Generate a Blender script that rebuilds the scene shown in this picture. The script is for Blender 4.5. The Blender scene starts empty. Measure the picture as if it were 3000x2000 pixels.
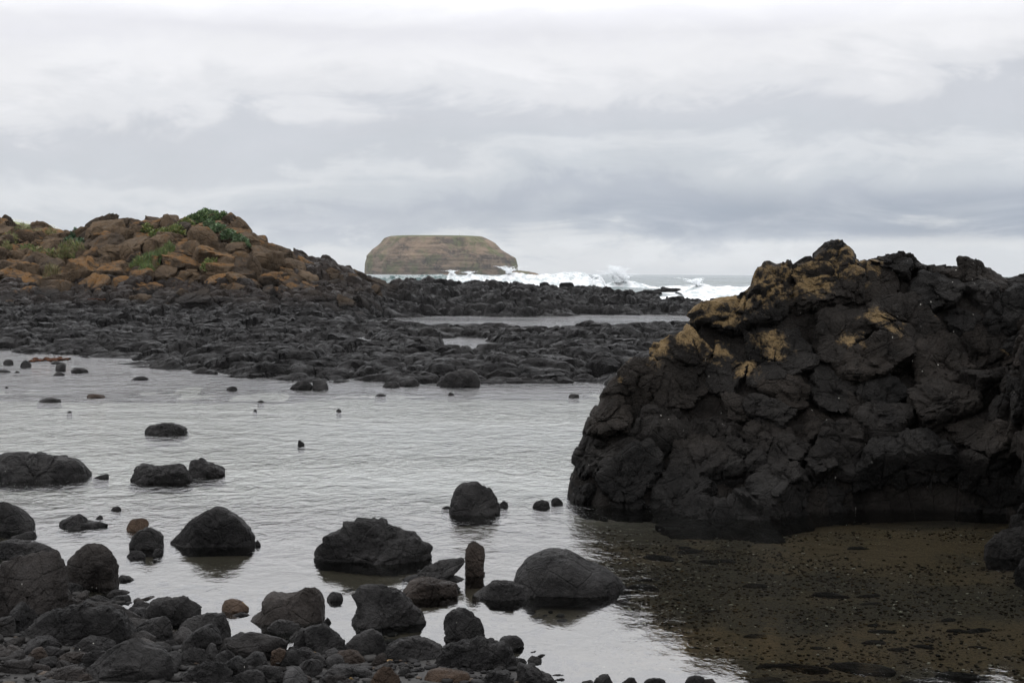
import bpy, math, random
import numpy as np
from mathutils import Vector, Matrix

SC = bpy.context.scene
COL = SC.collection

# ------------------------------------------------------------------ camera
# all sight lines below are given in the photograph's 3000 x 2000 pixels
FPX = 3800.0
CAM_H = 2.0
PITCH = math.atan((1000.0 - 800.5) / FPX)
ROLL = math.radians(0.30)
cam_data = bpy.data.cameras.new('camera')
cam_data.sensor_fit = 'HORIZONTAL'
cam_data.sensor_width = 36.0
cam_data.lens = 36.0 * FPX / 3000.0
cam_data.clip_start = 0.1
cam_data.clip_end = 20000.0
cam = bpy.data.objects.new('camera', cam_data)
COL.objects.link(cam)
Rm = Matrix.Rotation(math.pi / 2 - PITCH, 3, 'X') @ Matrix.Rotation(ROLL, 3, 'Z')
cam.matrix_world = Matrix.Translation((0, 0, CAM_H)) @ Rm.to_4x4()
SC.camera = cam
RM = np.array(Rm)

# ------------------------------------------------------------------ world: overcast sky
world = bpy.data.worlds.new('World')
SC.world = world
world.use_nodes = True
SUN_EL, SUN_AZ = math.radians(52), math.radians(-35)      # azimuth measured from +Y to +X


class NT:
    """small helper around a node tree"""
    def __init__(self, tree):
        self.t = tree
        self.n = tree.nodes
        self.l = tree.links

    def new(self, typ, **kw):
        nd = self.n.new(typ)
        for k, v in kw.items():
            setattr(nd, k, v)
        return nd

    def put(self, sock, v):
        if v is None:
            return
        if isinstance(v, bpy.types.NodeSocket):
            self.l.new(v, sock)
        else:
            if sock.type == 'RGBA' and not hasattr(v, '__len__'):
                v = (v, v, v, 1)
            elif sock.type == 'RGBA' and len(v) == 3:
                v = (*v, 1)
            sock.default_value = v

    def math(self, op, a, b=None, c=None, clamp=False):
        nd = self.new('ShaderNodeMath', operation=op)
        nd.use_clamp = clamp
        self.put(nd.inputs[0], a)
        self.put(nd.inputs[1], b)
        if c is not None:
            self.put(nd.inputs[2], c)
        return nd.outputs[0]

    def vmath(self, op, a, b=None):
        nd = self.new('ShaderNodeVectorMath', operation=op)
        self.put(nd.inputs[0], a)
        if b is not None:
            self.put(nd.inputs[1], b)
        return nd.outputs['Value'] if op in ('DOT_PRODUCT', 'LENGTH') else nd.outputs[0]

    def noise(self, vec, scale, detail=4, rough=0.55, dist=0.0, w=None):
        nd = self.new('ShaderNodeTexNoise')
        if w is not None:
            nd.noise_dimensions = '4D'
            nd.inputs['W'].default_value = w
        self.put(nd.inputs['Vector'], vec)
        nd.inputs['Scale'].default_value = scale
        nd.inputs['Detail'].default_value = detail
        nd.inputs['Roughness'].default_value = rough
        nd.inputs['Distortion'].default_value = dist
        return nd.outputs['Fac']

    def vor(self, vec, scale, feature='F1', out='Distance', rnd=1.0):
        nd = self.new('ShaderNodeTexVoronoi', feature=feature)
        self.put(nd.inputs['Vector'], vec)
        nd.inputs['Scale'].default_value = scale
        nd.inputs['Randomness'].default_value = rnd
        return nd.outputs[out]

    def mapr(self, v, a, b, c=0.0, d=1.0, smooth=True):
        nd = self.new('ShaderNodeMapRange')
        nd.interpolation_type = 'SMOOTHSTEP' if smooth else 'LINEAR'
        nd.clamp = True
        self.put(nd.inputs['Value'], v)
        for i, q in enumerate((a, b, c, d)):
            self.put(nd.inputs[1 + i], q)
        return nd.outputs[0]

    def mix(self, fac, a, b, blend='MIX'):
        nd = self.new('ShaderNodeMix', data_type='RGBA', blend_type=blend)
        self.put(nd.inputs[0], fac)
        self.put(nd.inputs[6], a)
        self.put(nd.inputs[7], b)
        return nd.outputs[2]

    def ramp(self, fac, stops, interp='LINEAR'):
        nd = self.new('ShaderNodeValToRGB')
        cr = nd.color_ramp
        cr.interpolation = interp
        while len(cr.elements) > 1:
            cr.elements.remove(cr.elements[-1])
        for i, (p, c) in enumerate(stops):
            e = cr.elements[0] if i == 0 else cr.elements.new(p)
            e.position = p
            e.color = (*c, 1) if len(c) == 3 else c
        self.put(nd.inputs[0], fac)
        return nd.outputs[0]

    def bump(self, height, strength, dist, normal=None):
        nd = self.new('ShaderNodeBump')
        nd.inputs['Strength'].default_value = strength
        nd.inputs['Distance'].default_value = dist
        self.put(nd.inputs['Height'], height)
        if normal is not None:
            self.put(nd.inputs['Normal'], normal)
        return nd.outputs[0]

    def attr(self, name, out='Fac'):
        nd = self.new('ShaderNodeAttribute')
        nd.attribute_name = name
        return nd.outputs[out]


def lin(*c):
    return tuple(((v / 255) / 12.92 if v / 255 <= 0.04045 else ((v / 255 + 0.055) / 1.055) ** 2.4) for v in c)


def build_world():
    w = NT(world.node_tree)
    w.n.clear()
    d = w.new('ShaderNodeTexCoord').outputs['Generated']
    sep = w.new('ShaderNodeSeparateXYZ')
    w.l.new(d, sep.inputs[0])
    x, y, z = sep.outputs
    # stretched cloud noises (flat layers seen edge on)
    st = w.vmath('MULTIPLY', d, (1.0, 1.0, 3.2))
    st2 = w.vmath('MULTIPLY', d, (1.0, 1.0, 2.0))
    n1 = w.noise(st, 2.6, 3, 0.5, 0.4)
    n2 = w.noise(st, 7.0, 6, 0.58, 0.8)
    n3 = w.noise(st2, 18.0, 7, 0.62, 0.8)
    # wavy elevation so the layers roll
    e = w.math('ADD', z, w.math('MULTIPLY', w.math('SUBTRACT', n1, 0.5), 0.10))
    e = w.math('ADD', e, w.math('MULTIPLY', w.math('SUBTRACT', n2, 0.5), 0.085))
    e = w.math('ADD', e, w.math('MULTIPLY', w.math('SUBTRACT', n3, 0.5), 0.034))
    e = w.math('ADD', e, w.math('MULTIPLY', x, -0.040))
    f = w.mapr(e, 0.0, 0.5, 0.0, 1.0, smooth=False)
    k = 2.0
    lay = w.ramp(f, [(0.000, lin(208, 212, 217)), (0.012 * k, lin(214, 217, 221)), (0.026 * k, lin(190, 196, 205)),
                     (0.044 * k, lin(184, 190, 201)), (0.062 * k, lin(202, 207, 214)), (0.080 * k, lin(217, 220, 225)),
                     (0.096 * k, lin(203, 207, 214)), (0.116 * k, lin(206, 209, 216)), (0.136 * k, lin(228, 229, 233)),
                     (0.160 * k, lin(241, 241, 244)), (0.190 * k, lin(234, 234, 239)), (0.230 * k, lin(244, 244, 247)),
                     (1.0, lin(250, 250, 253))], 'EASE')
    # puffy bright tops and darker bases near the horizon
    puff = w.noise(st2, 13.0, 7, 0.6, 0.4, w=3.0)
    low = w.math('MULTIPLY', w.mapr(z, 0.0, 0.012), w.mapr(z, 0.048, 0.02))
    pm = w.math('MULTIPLY', w.mapr(puff, 0.50, 0.62), low)
    col = w.mix(w.math('MULTIPLY', pm, 0.75), lay, lin(222, 225, 229))
    # darker, bluer bank low on the right
    bank = w.math('MULTIPLY', w.mapr(z, 0.022, 0.034), w.mapr(z, 0.075, 0.045))
    bank = w.math('MULTIPLY', bank, w.mapr(x, -0.16, 0.14))
    bank = w.math('MULTIPLY', bank, w.mapr(n2, 0.3, 0.62))
    col = w.mix(w.math('MULTIPLY', bank, 0.92), col, lin(154, 164, 180))
    # fine mottling
    mott = w.math('ADD', 0.885, w.math('MULTIPLY', w.noise(st2, 6.0, 8, 0.62, 0.7, w=7.0), 0.24))
    cm = w.new('ShaderNodeCombineXYZ')
    for s in cm.inputs:
        w.l.new(mott, s)
    col = w.mix(1.0, col, cm.outputs[0], 'MULTIPLY')
    # overcast sky brightens towards the zenith, steepened just above the view to brighten the pool
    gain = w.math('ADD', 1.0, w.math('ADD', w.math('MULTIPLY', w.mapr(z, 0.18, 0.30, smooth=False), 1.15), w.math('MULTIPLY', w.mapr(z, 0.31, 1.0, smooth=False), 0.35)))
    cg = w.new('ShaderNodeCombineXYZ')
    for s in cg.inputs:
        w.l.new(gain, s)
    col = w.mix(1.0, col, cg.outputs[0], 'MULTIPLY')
    # below the horizon the sky is never seen; keep it dim like open sea
    col = w.mix(w.mapr(z, -0.002, -0.03), col, (0.10, 0.12, 0.13))
    # clear sky through the thin places
    sky = w.new('ShaderNodeTexSky', sky_type='NISHITA')
    sky.sun_disc = False
    sky.sun_elevation = SUN_EL
    sky.sun_rotation = SUN_AZ
    bg_sky = w.new('ShaderNodeBackground')
    w.l.new(sky.outputs[0], bg_sky.inputs[0])
    bg_sky.inputs[1].default_value = 0.10
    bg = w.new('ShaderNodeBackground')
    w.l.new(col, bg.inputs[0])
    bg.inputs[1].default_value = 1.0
    ms = w.new('ShaderNodeMixShader')
    ms.inputs[0].default_value = 0.96
    w.l.new(bg_sky.outputs[0], ms.inputs[1])
    w.l.new(bg.outputs[0], ms.inputs[2])
    out = w.new('ShaderNodeOutputWorld')
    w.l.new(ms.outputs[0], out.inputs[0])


build_world()

sun_data = bpy.data.lights.new('sun', 'SUN')
sun_data.energy = 0.6
sun_data.angle = math.radians(30)
sun_data.color = (1.0, 0.97, 0.93)
sun = bpy.data.objects.new('sun', sun_data)
COL.objects.link(sun)
sd = Vector((math.sin(SUN_AZ) * math.cos(SUN_EL), math.cos(SUN_AZ) * math.cos(SUN_EL), math.sin(SUN_EL)))
sun.rotation_euler = sd.to_track_quat('Z', 'Y').to_euler()
sun.location = (-20, 30, 60)

SC.view_settings.view_transform = 'Standard'
SC.view_settings.look = 'None'
SC.view_settings.exposure = 0.0
SC.view_settings.gamma = 1.0
SC.cycles.use_denoising = True
SC.cycles.max_bounces = 6
SC.cycles.diffuse_bounces = 2
SC.cycles.glossy_bounces = 3
SC.cycles.transparent_max_bounces = 12
SC.cycles.volume_bounces = 1
SC.cycles.caustics_reflective = False
SC.cycles.caustics_refractive = False


# ------------------------------------------------------------------ helpers: sight lines
def ray(px, py):
    v = RM @ np.array([(px - 1500.0) / FPX, (1000.0 - py) / FPX, -1.0])
    return v


def P(px, py, D):
    """point on the sight line through a photo pixel at forward distance D"""
    v = ray(px, py)
    return np.array([0, 0, CAM_H]) + v * (D / v[1])


def W(px, py, z=0.0):
    """where the sight line meets the level z"""
    v = ray(px, py)
    return np.array([0, 0, CAM_H]) + v * ((z - CAM_H) / v[2])


# ------------------------------------------------------------------ helpers: noise in numpy
U = np.uint32


def _hash(ix, iy, iz, s):
    h = (ix.astype(U) * U(0x8da6b343)) ^ (iy.astype(U) * U(0xd8163841)) ^ (iz.astype(U) * U(0xcb1ab31f)) ^ U((s * 2654435761) & 0xffffffff)
    h ^= h >> U(13)
    h *= U(0x5bd1e995)
    h ^= h >> U(15)
    h *= U(0x27d4eb2d)
    h ^= h >> U(13)
    return h


def perlin(p, s=0):
    p = np.asarray(p, np.float32)
    i = np.floor(p).astype(np.int32)
    f = p - i
    u = f * f * f * (f * (f * 6 - 15) + 10)
    out = 0
    for dx in (0, 1):
        wx = u[:, 0] if dx else 1 - u[:, 0]
        for dy in (0, 1):
            wy = u[:, 1] if dy else 1 - u[:, 1]
            for dz in (0, 1):
                wz = u[:, 2] if dz else 1 - u[:, 2]
                h = _hash(i[:, 0] + dx, i[:, 1] + dy, i[:, 2] + dz, s)
                gx = (h & U(255)).astype(np.float32) / 127.5 - 1
                gy = ((h >> U(8)) & U(255)).astype(np.float32) / 127.5 - 1
                gz = ((h >> U(16)) & U(255)).astype(np.float32) / 127.5 - 1
                out = out + wx * wy * wz * (gx * (f[:, 0] - dx) + gy * (f[:, 1] - dy) + gz * (f[:, 2] - dz))
    return out


def fbm(p, oct=4, gain=0.5, lac=2.03, s=0, kind='n'):
    a, tot = 1.0, 0
    q = np.asarray(p, np.float32)
    for o in range(oct):
        n = perlin(q, s + o)
        if kind == 'r':
            n = 0.5 - np.abs(n) * 1.6
        elif kind == 'b':
            n = np.abs(n) * 1.6 - 0.3
        tot = tot + a * n
        a *= gain
        q = q * lac + 17.3
    return tot


def worley(p, s=0, dims=3):
    """F1, F2 and the id of the nearest cell (0..1)"""
    p = np.asarray(p, np.float32)
    i = np.floor(p).astype(np.int32)
    f = p - i
    F1 = np.full(len(p), 9.0, np.float32)
    F2 = np.full(len(p), 9.0, np.float32)
    idv = np.zeros(len(p), np.float32)
    rz = (-1, 0, 1) if dims == 3 else (0,)
    for dx in (-1, 0, 1):
        for dy in (-1, 0, 1):
            for dz in rz:
                h = _hash(i[:, 0] + dx, i[:, 1] + dy, i[:, 2] + dz, s)
                vx = dx + (h & U(1023)).astype(np.float32) / 1023 - f[:, 0]
                vy = dy + ((h >> U(10)) & U(1023)).astype(np.float32) / 1023 - f[:, 1]
                d = vx * vx + vy * vy
                if dims == 3:
                    vz = dz + ((h >> U(20)) & U(1023)).astype(np.float32) / 1023 - f[:, 2]
                    d = d + vz * vz
                d = np.sqrt(d)
                near = d < F1
                F2 = np.where(near, F1, np.minimum(F2, d))
                idv = np.where(near, ((h >> U(5)) & U(0xffff)).astype(np.float32) / 65535, idv)
                F1 = np.where(near, d, F1)
    return F1, F2, idv


def sstep(x, a, b):
    t = np.clip((x - a) / (b - a), 0, 1)
    return t * t * (3 - 2 * t)


# ------------------------------------------------------------------ helpers: meshes
def mesh(name, V, F, attrs=None, smooth=True, sharp=0):
    V = np.ascontiguousarray(V, np.float32)
    F = np.ascontiguousarray(F, np.int32)
    k = F.shape[1]
    me = bpy.data.meshes.new(name)
    me.vertices.add(len(V))
    me.vertices.foreach_set('co', V.ravel())
    me.loops.add(F.size)
    me.loops.foreach_set('vertex_index', F.ravel())
    me.polygons.add(len(F))
    me.polygons.foreach_set('loop_start', np.arange(0, F.size, k, dtype=np.int32))
    me.polygons.foreach_set('use_smooth', np.full(len(F), smooth, bool))
    for an, av in (attrs or {}).items():
        av = np.asarray(av, np.float32)
        if av.ndim == 2:
            at = me.attributes.new(an, 'FLOAT_COLOR', 'POINT')
            at.data.foreach_set('color', np.ascontiguousarray(np.c_[av, np.ones(len(av), np.float32)], np.float32).ravel())
        else:
            at = me.attributes.new(an, 'FLOAT', 'POINT')
            at.data.foreach_set('value', np.ascontiguousarray(av))
    me.update(calc_edges=True)
    me.validate()
    if sharp:
        me.set_sharp_from_angle(angle=math.radians(sharp))
    return me


def link(name, data, mat=None, parent=None, loc=None):
    o = bpy.data.objects.new(name, data)
    COL.objects.link(o)
    if mat is not None and data is not None and not data.materials:
        data.materials.append(mat)
    if loc is not None:
        o.location = loc
    if parent is not None:
        o.parent = parent
    return o


def tag(o, label=None, cat=None, group=None, kind=None):
    for k, v in (('label', label), ('category', cat), ('group', group), ('kind', kind)):
        if v:
            o[k] = v
    return o


_SPH = {}


def sphere(n):
    """cube-sphere directions with n x n quads to a side"""
    if n in _SPH:
        return _SPH[n]
    t = np.tan(np.linspace(-1, 1, n + 1) * math.pi / 4)
    A, B = np.meshgrid(t, t, indexing='ij')
    o = np.ones_like(A)
    vs, fs, base = [], [], 0
    idx = np.arange((n + 1) ** 2).reshape(n + 1, n + 1)
    q = np.stack([idx[:-1, :-1], idx[1:, :-1], idx[1:, 1:], idx[:-1, 1:]], -1).reshape(-1, 4)
    for (X, Y, Z, flip) in ((A, B, o, 0), (A, B, -o, 1), (A, o, B, 1), (A, -o, B, 0), (o, A, B, 0), (-o, A, B, 1)):
        vs.append(np.stack([X, Y, Z], -1).reshape(-1, 3))
        fs.append((q[:, ::-1] if flip else q) + base)
        base += (n + 1) ** 2
    V = np.concatenate(vs)
    F = np.concatenate(fs)
    _, first, inv = np.unique(np.round(V, 5), axis=0, return_index=True, return_inverse=True)
    V = V[first]
    F = inv.ravel()[F]
    V /= np.linalg.norm(V, axis=1)[:, None]
    _SPH[n] = (V.astype(np.float32), F.astype(np.int32))
    return _SPH[n]


def grid_faces(r, c, keep=None):
    idx = np.arange(r * c).reshape(r, c)
    q = np.stack([idx[:-1, :-1], idx[:-1, 1:], idx[1:, 1:], idx[1:, :-1]], -1).reshape(-1, 4)
    return q if keep is None else q[keep]


# ------------------------------------------------------------------ materials
def new_mat(name):
    m = bpy.data.materials.new(name)
    m.use_nodes = True
    t = NT(m.node_tree)
    b = m.node_tree.nodes['Principled BSDF']
    return m, t, b


def rock_material(name, dark, mid, brown, lichen, lichen2, rough=(0.45, 0.75), bump=1.0, scale=1.0, specks=0.0, spec=0.5, soft=0):
    m, t, b = new_mat(name)
    pos = t.new('ShaderNodeNewGeometry').outputs['Position']
    nA = t.noise(pos, 1.7 * scale, 6, 0.62)
    nB = t.noise(pos, 9.0 * scale, 8, 0.68)
    nC = t.noise(pos, 42.0 * scale, 5, 0.7)
    base = t.mix(t.mapr(nA, 0.35, 0.68), dark, mid)
    base = t.mix(t.math('MULTIPLY', t.mapr(nB, 0.48, 0.72), 0.55), base, mid)
    ab = t.math('MULTIPLY', t.attr('brown'), t.mapr(t.math('ADD', nA, t.math('MULTIPLY', nB, 0.5)), 0.50, 0.86))
    bcol = t.mix(t.mapr(nB, 0.35, 0.7), brown, tuple(v * 0.55 for v in brown))
    base = t.mix(t.math('MINIMUM', t.math('ADD', ab, t.math('MULTIPLY', t.attr('brown'), 0.45)), 1.0), base, bcol)
    lat = t.attr('lichen')
    lv = t.math('ADD', lat, t.math('MULTIPLY', t.math('SUBTRACT', t.math('ADD', t.math('MULTIPLY', nB, 1.0), t.math('MULTIPLY', nA, 0.5)), 0.76), 2.4))
    lmask = t.math('MULTIPLY', t.mapr(lv, 0.26 if soft else 0.40, 0.86 if soft else 0.62), t.mapr(lat, 0.02, 0.20))
    lmask = t.math('MULTIPLY', lmask, t.mapr(nC, 0.34, 0.56, 0.15, 1.0))
    lcol = t.mix(t.mapr(nC, 0.35, 0.66), lichen, lichen2)
    base = t.mix(lmask, base, lcol)
    if specks > 0:
        sp = t.vor(t.vmath('MULTIPLY', pos, (1, 1, 0.45)), 9.0 * scale)
        gate = t.mapr(t.noise(pos, 1.1 * scale, 2, 0.5, w=4.0), 0.52, 0.62)
        smask = t.math('MULTIPLY', t.mapr(sp, specks, specks * 0.6), gate)
        base = t.mix(smask, base, (0.62, 0.60, 0.55))
    t.put(b.inputs['Base Color'], base)
    r = t.mapr(t.noise(pos, 3.3 * scale, 5, 0.6, w=2.0), 0.32, 0.68, rough[0], rough[1])
    t.put(b.inputs['Roughness'], t.math('MAXIMUM', r, t.math('MULTIPLY', lmask, 0.85)))
    b.inputs['Specular IOR Level'].default_value = spec
    # relief: hairline cracks, pits and grain
    warp = t.vmath('ADD', pos, t.vmath('MULTIPLY', t.new('ShaderNodeTexNoise').outputs['Color'], (0, 0, 0)))
    cr = t.vor(warp, 3.4 * scale, 'DISTANCE_TO_EDGE')
    cr = t.mapr(t.math('ADD', cr, t.math('MULTIPLY', t.math('SUBTRACT', nB, 0.5), 0.12)), 0.0, 0.05, 0.0, 1.0)
    cr2 = t.vor(pos, 11.0 * scale, 'DISTANCE_TO_EDGE')
    cr2 = t.mapr(t.math('ADD', cr2, t.math('MULTIPLY', t.math('SUBTRACT', nC, 0.5), 0.25)), 0.0, 0.09, 0.0, 1.0)
    h = t.math('ADD', t.math('MULTIPLY', cr, 0.35), t.math('MULTIPLY', nB, 1.5))
    h = t.math('ADD', h, t.math('MULTIPLY', nC, 0.75))
    h = t.math('ADD', h, t.math('MULTIPLY', cr2, 0.12))
    t.put(b.inputs['Normal'], t.bump(h, 0.9 * bump, 0.05 / scale))
    return m


M = {}
M['basalt'] = rock_material('black_basalt', (0.0105, 0.0102, 0.0103), (0.043, 0.0413, 0.0405), (0.085, 0.058, 0.041),
                            (0.32, 0.19, 0.06), (0.20, 0.14, 0.06), scale=1.6, spec=0.08, bump=1.3, rough=(0.35, 0.7), specks=0.05)
M['outcrop'] = rock_material('lichened_basalt', (0.0085, 0.0083, 0.0081), (0.030, 0.0286, 0.0272), (0.060, 0.046, 0.035),
                             (0.350, 0.230, 0.098), (0.190, 0.142, 0.082), scale=1.3, specks=0.085, spec=0.05, bump=1.4, soft=1)
M['headland'] = rock_material('weathered_headland_rock', (0.014, 0.0130, 0.0125), (0.034, 0.031, 0.029), (0.122, 0.088, 0.058),
                              (0.215, 0.100, 0.030), (0.135, 0.082, 0.036), scale=0.45, rough=(0.7, 0.9), bump=1.2, spec=0.04, soft=1)
M['shelf'] = rock_material('wet_shelf_basalt', (0.0060, 0.0059, 0.0060), (0.0190, 0.0183, 0.0180), (0.050, 0.036, 0.028),
                           (0.3, 0.15, 0.04), (0.2, 0.1, 0.04), scale=0.6, rough=(0.30, 0.8), spec=0.045, bump=1.4)


def water_material():
    m, t, b = new_mat('pool_water')
    t.n.remove(b)
    out = t.n['Material Output']
    pos = t.new('ShaderNodeNewGeometry').outputs['Position']
    # wind ripples: small everywhere, weaker in the shelter of the near stones
    p1 = t.vmath('MULTIPLY', pos, (1.0, 0.85, 1))
    a = t.noise(p1, 3.2, 3, 0.55, 0.6)
    c = t.noise(p1, 8.5, 4, 0.6, 0.7)
    d = t.noise(p1, 24.0, 3, 0.6, 0.4)
    sepn = t.new('ShaderNodeSeparateXYZ')
    t.l.new(pos, sepn.inputs[0])
    calm = t.mapr(sepn.outputs[1], 7.0, 13.0, 0.07, 1.0)
    gust = t.mapr(t.noise(t.vmath('MULTIPLY', pos, (0.35, 1, 1)), 0.35, 2, 0.5), 0.35, 0.65, 0.55, 1.1)
    h = t.math('ADD', t.math('MULTIPLY', a, 0.9), t.math('ADD', t.math('MULTIPLY', c, 0.50), t.math('MULTIPLY', d, 0.16)))
    h = t.math('MULTIPLY', h, t.math('MULTIPLY', calm, gust))
    nrm = t.bump(h, 1.0, 0.042)
    gl = t.new('ShaderNodeBsdfGlossy')
    gl.inputs['Color'].default_value = (1, 1, 1, 1)
    gl.inputs['Roughness'].default_value = 0.03
    t.l.new(nrm, gl.inputs['Normal'])
    tr = t.new('ShaderNodeBsdfTransparent')
    tr.inputs['Color'].default_value = (0.80, 0.84, 0.80, 1)
    fr = t.new('ShaderNodeFresnel')
    fr.inputs['IOR'].default_value = 1.75
    t.l.new(nrm, fr.inputs['Normal'])
    mx = t.new('ShaderNodeMixShader')
    t.l.new(fr.outputs[0], mx.inputs[0])
    t.l.new(tr.outputs[0], mx.inputs[1])
    t.l.new(gl.outputs[0], mx.inputs[2])
    t.l.new(mx.outputs[0], out.inputs['Surface'])
    return m


M['water'] = water_material()


def sea_material():
    m, t, b = new_mat('open_sea')
    pos = t.new('ShaderNodeNewGeometry').outputs['Position']
    p1 = t.vmath('MULTIPLY', pos, (0.6, 1.0, 1))
    a = t.noise(p1, 0.30, 5, 0.6, 0.3)
    c = t.noise(p1, 1.6, 4, 0.6, 0.3)
    f = t.attr('foam')
    fl = t.noise(t.vmath('MULTIPLY', pos, (0.5, 1, 1)), 0.55, 6, 0.68, 0.8)
    lace = t.mapr(t.math('ADD', f, t.math('MULTIPLY', t.math('SUBTRACT', fl, 0.5), 1.6)), 0.42, 0.62)
    base = t.mix(t.attr('thin'), (0.028, 0.055, 0.056), (0.040, 0.075, 0.072))
    t.put(b.inputs['Base Color'], t.mix(lace, base, (0.72, 0.74, 0.75)))
    t.put(b.inputs['Roughness'], t.math('ADD', 0.16, t.math('MULTIPLY', lace, 0.7)))
    b.inputs['IOR'].default_value = 1.333
    t.put(b.inputs['Normal'], t.bump(t.math('ADD', t.math('MULTIPLY', a, 1.2), t.math('MULTIPLY', c, 0.25)), 1.0, 0.55))
    return m


M['sea'] = sea_material()


def foam_material():
    m, t, b = new_mat('white_water')
    pos = t.new('ShaderNodeNewGeometry').outputs['Position']
    n = t.noise(pos, 0.9, 6, 0.65)
    t.put(b.inputs['Base Color'], t.mix(t.mapr(n, 0.36, 0.60), (0.38, 0.425, 0.43), (0.70, 0.71, 0.72)))  # greyer in the noise troughs: shading of the foam put into its colour
    b.inputs['Roughness'].default_value = 0.8
    b.inputs['Subsurface Weight'].default_value = 0.0
    t.put(b.inputs['Normal'], t.bump(n, 0.9, 0.9))
    return m


M['foam'] = foam_material()


def simple(name, col, rough=0.7, var=0.35, scale=8.0, bump=0.3, col2=None, spec=0.4):
    m, t, b = new_mat(name)
    pos = t.new('ShaderNodeNewGeometry').outputs['Position']
    n = t.noise(pos, scale, 6, 0.62)
    t.put(b.inputs['Base Color'], t.mix(t.mapr(n, 0.32, 0.68), tuple(v * (1 - var) for v in col), col2 or tuple(v * (1 + var) for v in col)))
    b.inputs['Roughness'].default_value = rough
    b.inputs['Specular IOR Level'].default_value = spec
    t.put(b.inputs['Normal'], t.bump(n, bump, 0.3 / scale))
    return m


def attr_mat(name, rough=0.6, scale=30.0, var=0.25, spec=0.4, trans=0.0):
    m, t, b = new_mat(name)
    pos = t.new('ShaderNodeNewGeometry').outputs['Position']
    n = t.noise(pos, scale, 4, 0.6)
    c = t.attr('tint', 'Color')
    t.put(b.inputs['Base Color'], t.mix(t.mapr(n, 0.3, 0.7), c, t.mix(1.0, c, (1 - var,) * 3, 'MULTIPLY')))
    b.inputs['Roughness'].default_value = rough
    b.inputs['Specular IOR Level'].default_value = spec
    return m


M['pebble'] = attr_mat('mixed_pebbles', 0.7, spec=0.12)
M['leaf'] = attr_mat('green_leaves', 0.6, 4.0)
M['white_paint'] = simple('white_paint', (0.72, 0.72, 0.70), 0.6, 0.06, 3.0)
M['kelp'] = simple('wet_orange_kelp', (0.045, 0.016, 0.006), 0.75, 0.55, 5.0, spec=0.05)


def bed_material():
    m, t, b = new_mat('gravel_and_sand_bed')
    pos = t.new('ShaderNodeNewGeometry').outputs['Position']
    n = t.noise(pos, 1.2, 5, 0.6)
    g = t.noise(pos, 55.0, 4, 0.7)
    pale = t.mix(t.mapr(g, 0.35, 0.65), (0.044, 0.032, 0.018), (0.078, 0.061, 0.039))
    sand = t.mix(t.mapr(g, 0.35, 0.65), (0.062, 0.039, 0.017), (0.130, 0.088, 0.045))
    grav = t.mix(t.mapr(g, 0.35, 0.62), (0.014, 0.011, 0.007), (0.070, 0.052, 0.031))
    low = t.mix(t.mapr(t.math('ADD', n, t.attr('sand')), 0.42, 0.62), grav, sand)
    far = t.mix(t.mapr(g, 0.35, 0.65), (0.44, 0.425, 0.40), (0.54, 0.525, 0.50))  # near-white far bed, lightened so the water above looks brighter
    shore = t.mix(t.mapr(g, 0.35, 0.65), (0.006, 0.0055, 0.005), (0.020, 0.018, 0.016))
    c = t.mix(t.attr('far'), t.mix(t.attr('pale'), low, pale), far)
    t.put(b.inputs['Base Color'], t.mix(t.attr('shore'), c, shore))
    b.inputs['Roughness'].default_value = 0.85
    t.put(b.inputs['Normal'], t.bump(g, 0.7, 0.015))
    return m


M['bed'] = bed_material()


def spray_material():
    m, t, b = new_mat('flying_spray')
    t.n.remove(b)
    df = t.new('ShaderNodeBsdfDiffuse')
    df.inputs['Color'].default_value = (.9, .92, .93, 1)
    tl = t.new('ShaderNodeBsdfTranslucent')
    tl.inputs['Color'].default_value = (.95, .96, .97, 1)
    mx = t.new('ShaderNodeMixShader')
    mx.inputs[0].default_value = .5
    t.l.new(df.outputs[0], mx.inputs[1])
    t.l.new(tl.outputs[0], mx.inputs[2])
    t.l.new(mx.outputs[0], t.n['Material Output'].inputs['Surface'])
    return m


M['spray'] = spray_material()

# ------------------------------------------------------------------ ground form
# rows of (distance, [(photo column of the sight line, height in metres), ...])
MOUND = {
    53: [(-1200, .80), (0, .72), (500, .65), (900, .55)],
    56: [(-1200, 1.5), (0, 1.25), (500, 1.2), (800, .95), (950, .85), (1000, .75), (1100, .4)],
    60: [(-1200, 2.7), (0, 2.35), (200, 2.3), (300, 2.6), (600, 2.7), (800, 2.0), (900, 1.5), (1000, 1.1), (1100, .7)],
    64: [(-1200, 3.6), (0, 3.3), (150, 3.1), (230, 3.2), (270, 4.0), (500, 4.1), (720, 3.9), (780, 3.3), (900, 2.5), (960, 2.35), (1000, 2.0), (1060, 1.6), (1110, 1.2)],
    68: [(-1200, 6.0), (-300, 5.4), (0, 4.75), (60, 4.45), (100, 4.2), (235, 3.9), (262, 4.5), (380, 4.75), (450, 4.45), (485, 4.75), (560, 4.75), (600, 5.0), (670, 4.8), (735, 4.2), (760, 3.7),
         (840, 3.15), (900, 2.65), (985, 2.5), (1010, 2.2), (1060, 1.7), (1110, 1.45)],
    74: [(-1200, 6.0), (0, 4.2), (235, 3.2), (380, 4.0), (600, 4.1), (735, 3.4), (900, 2.1), (1010, 1.8), (1060, 1.3), (1110, 1.1)],
    85: [(-1200, 5.0), (0, 3.0), (600, 2.0), (900, 1.0), (1060, .8), (1110, 1.0)],
}
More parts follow.
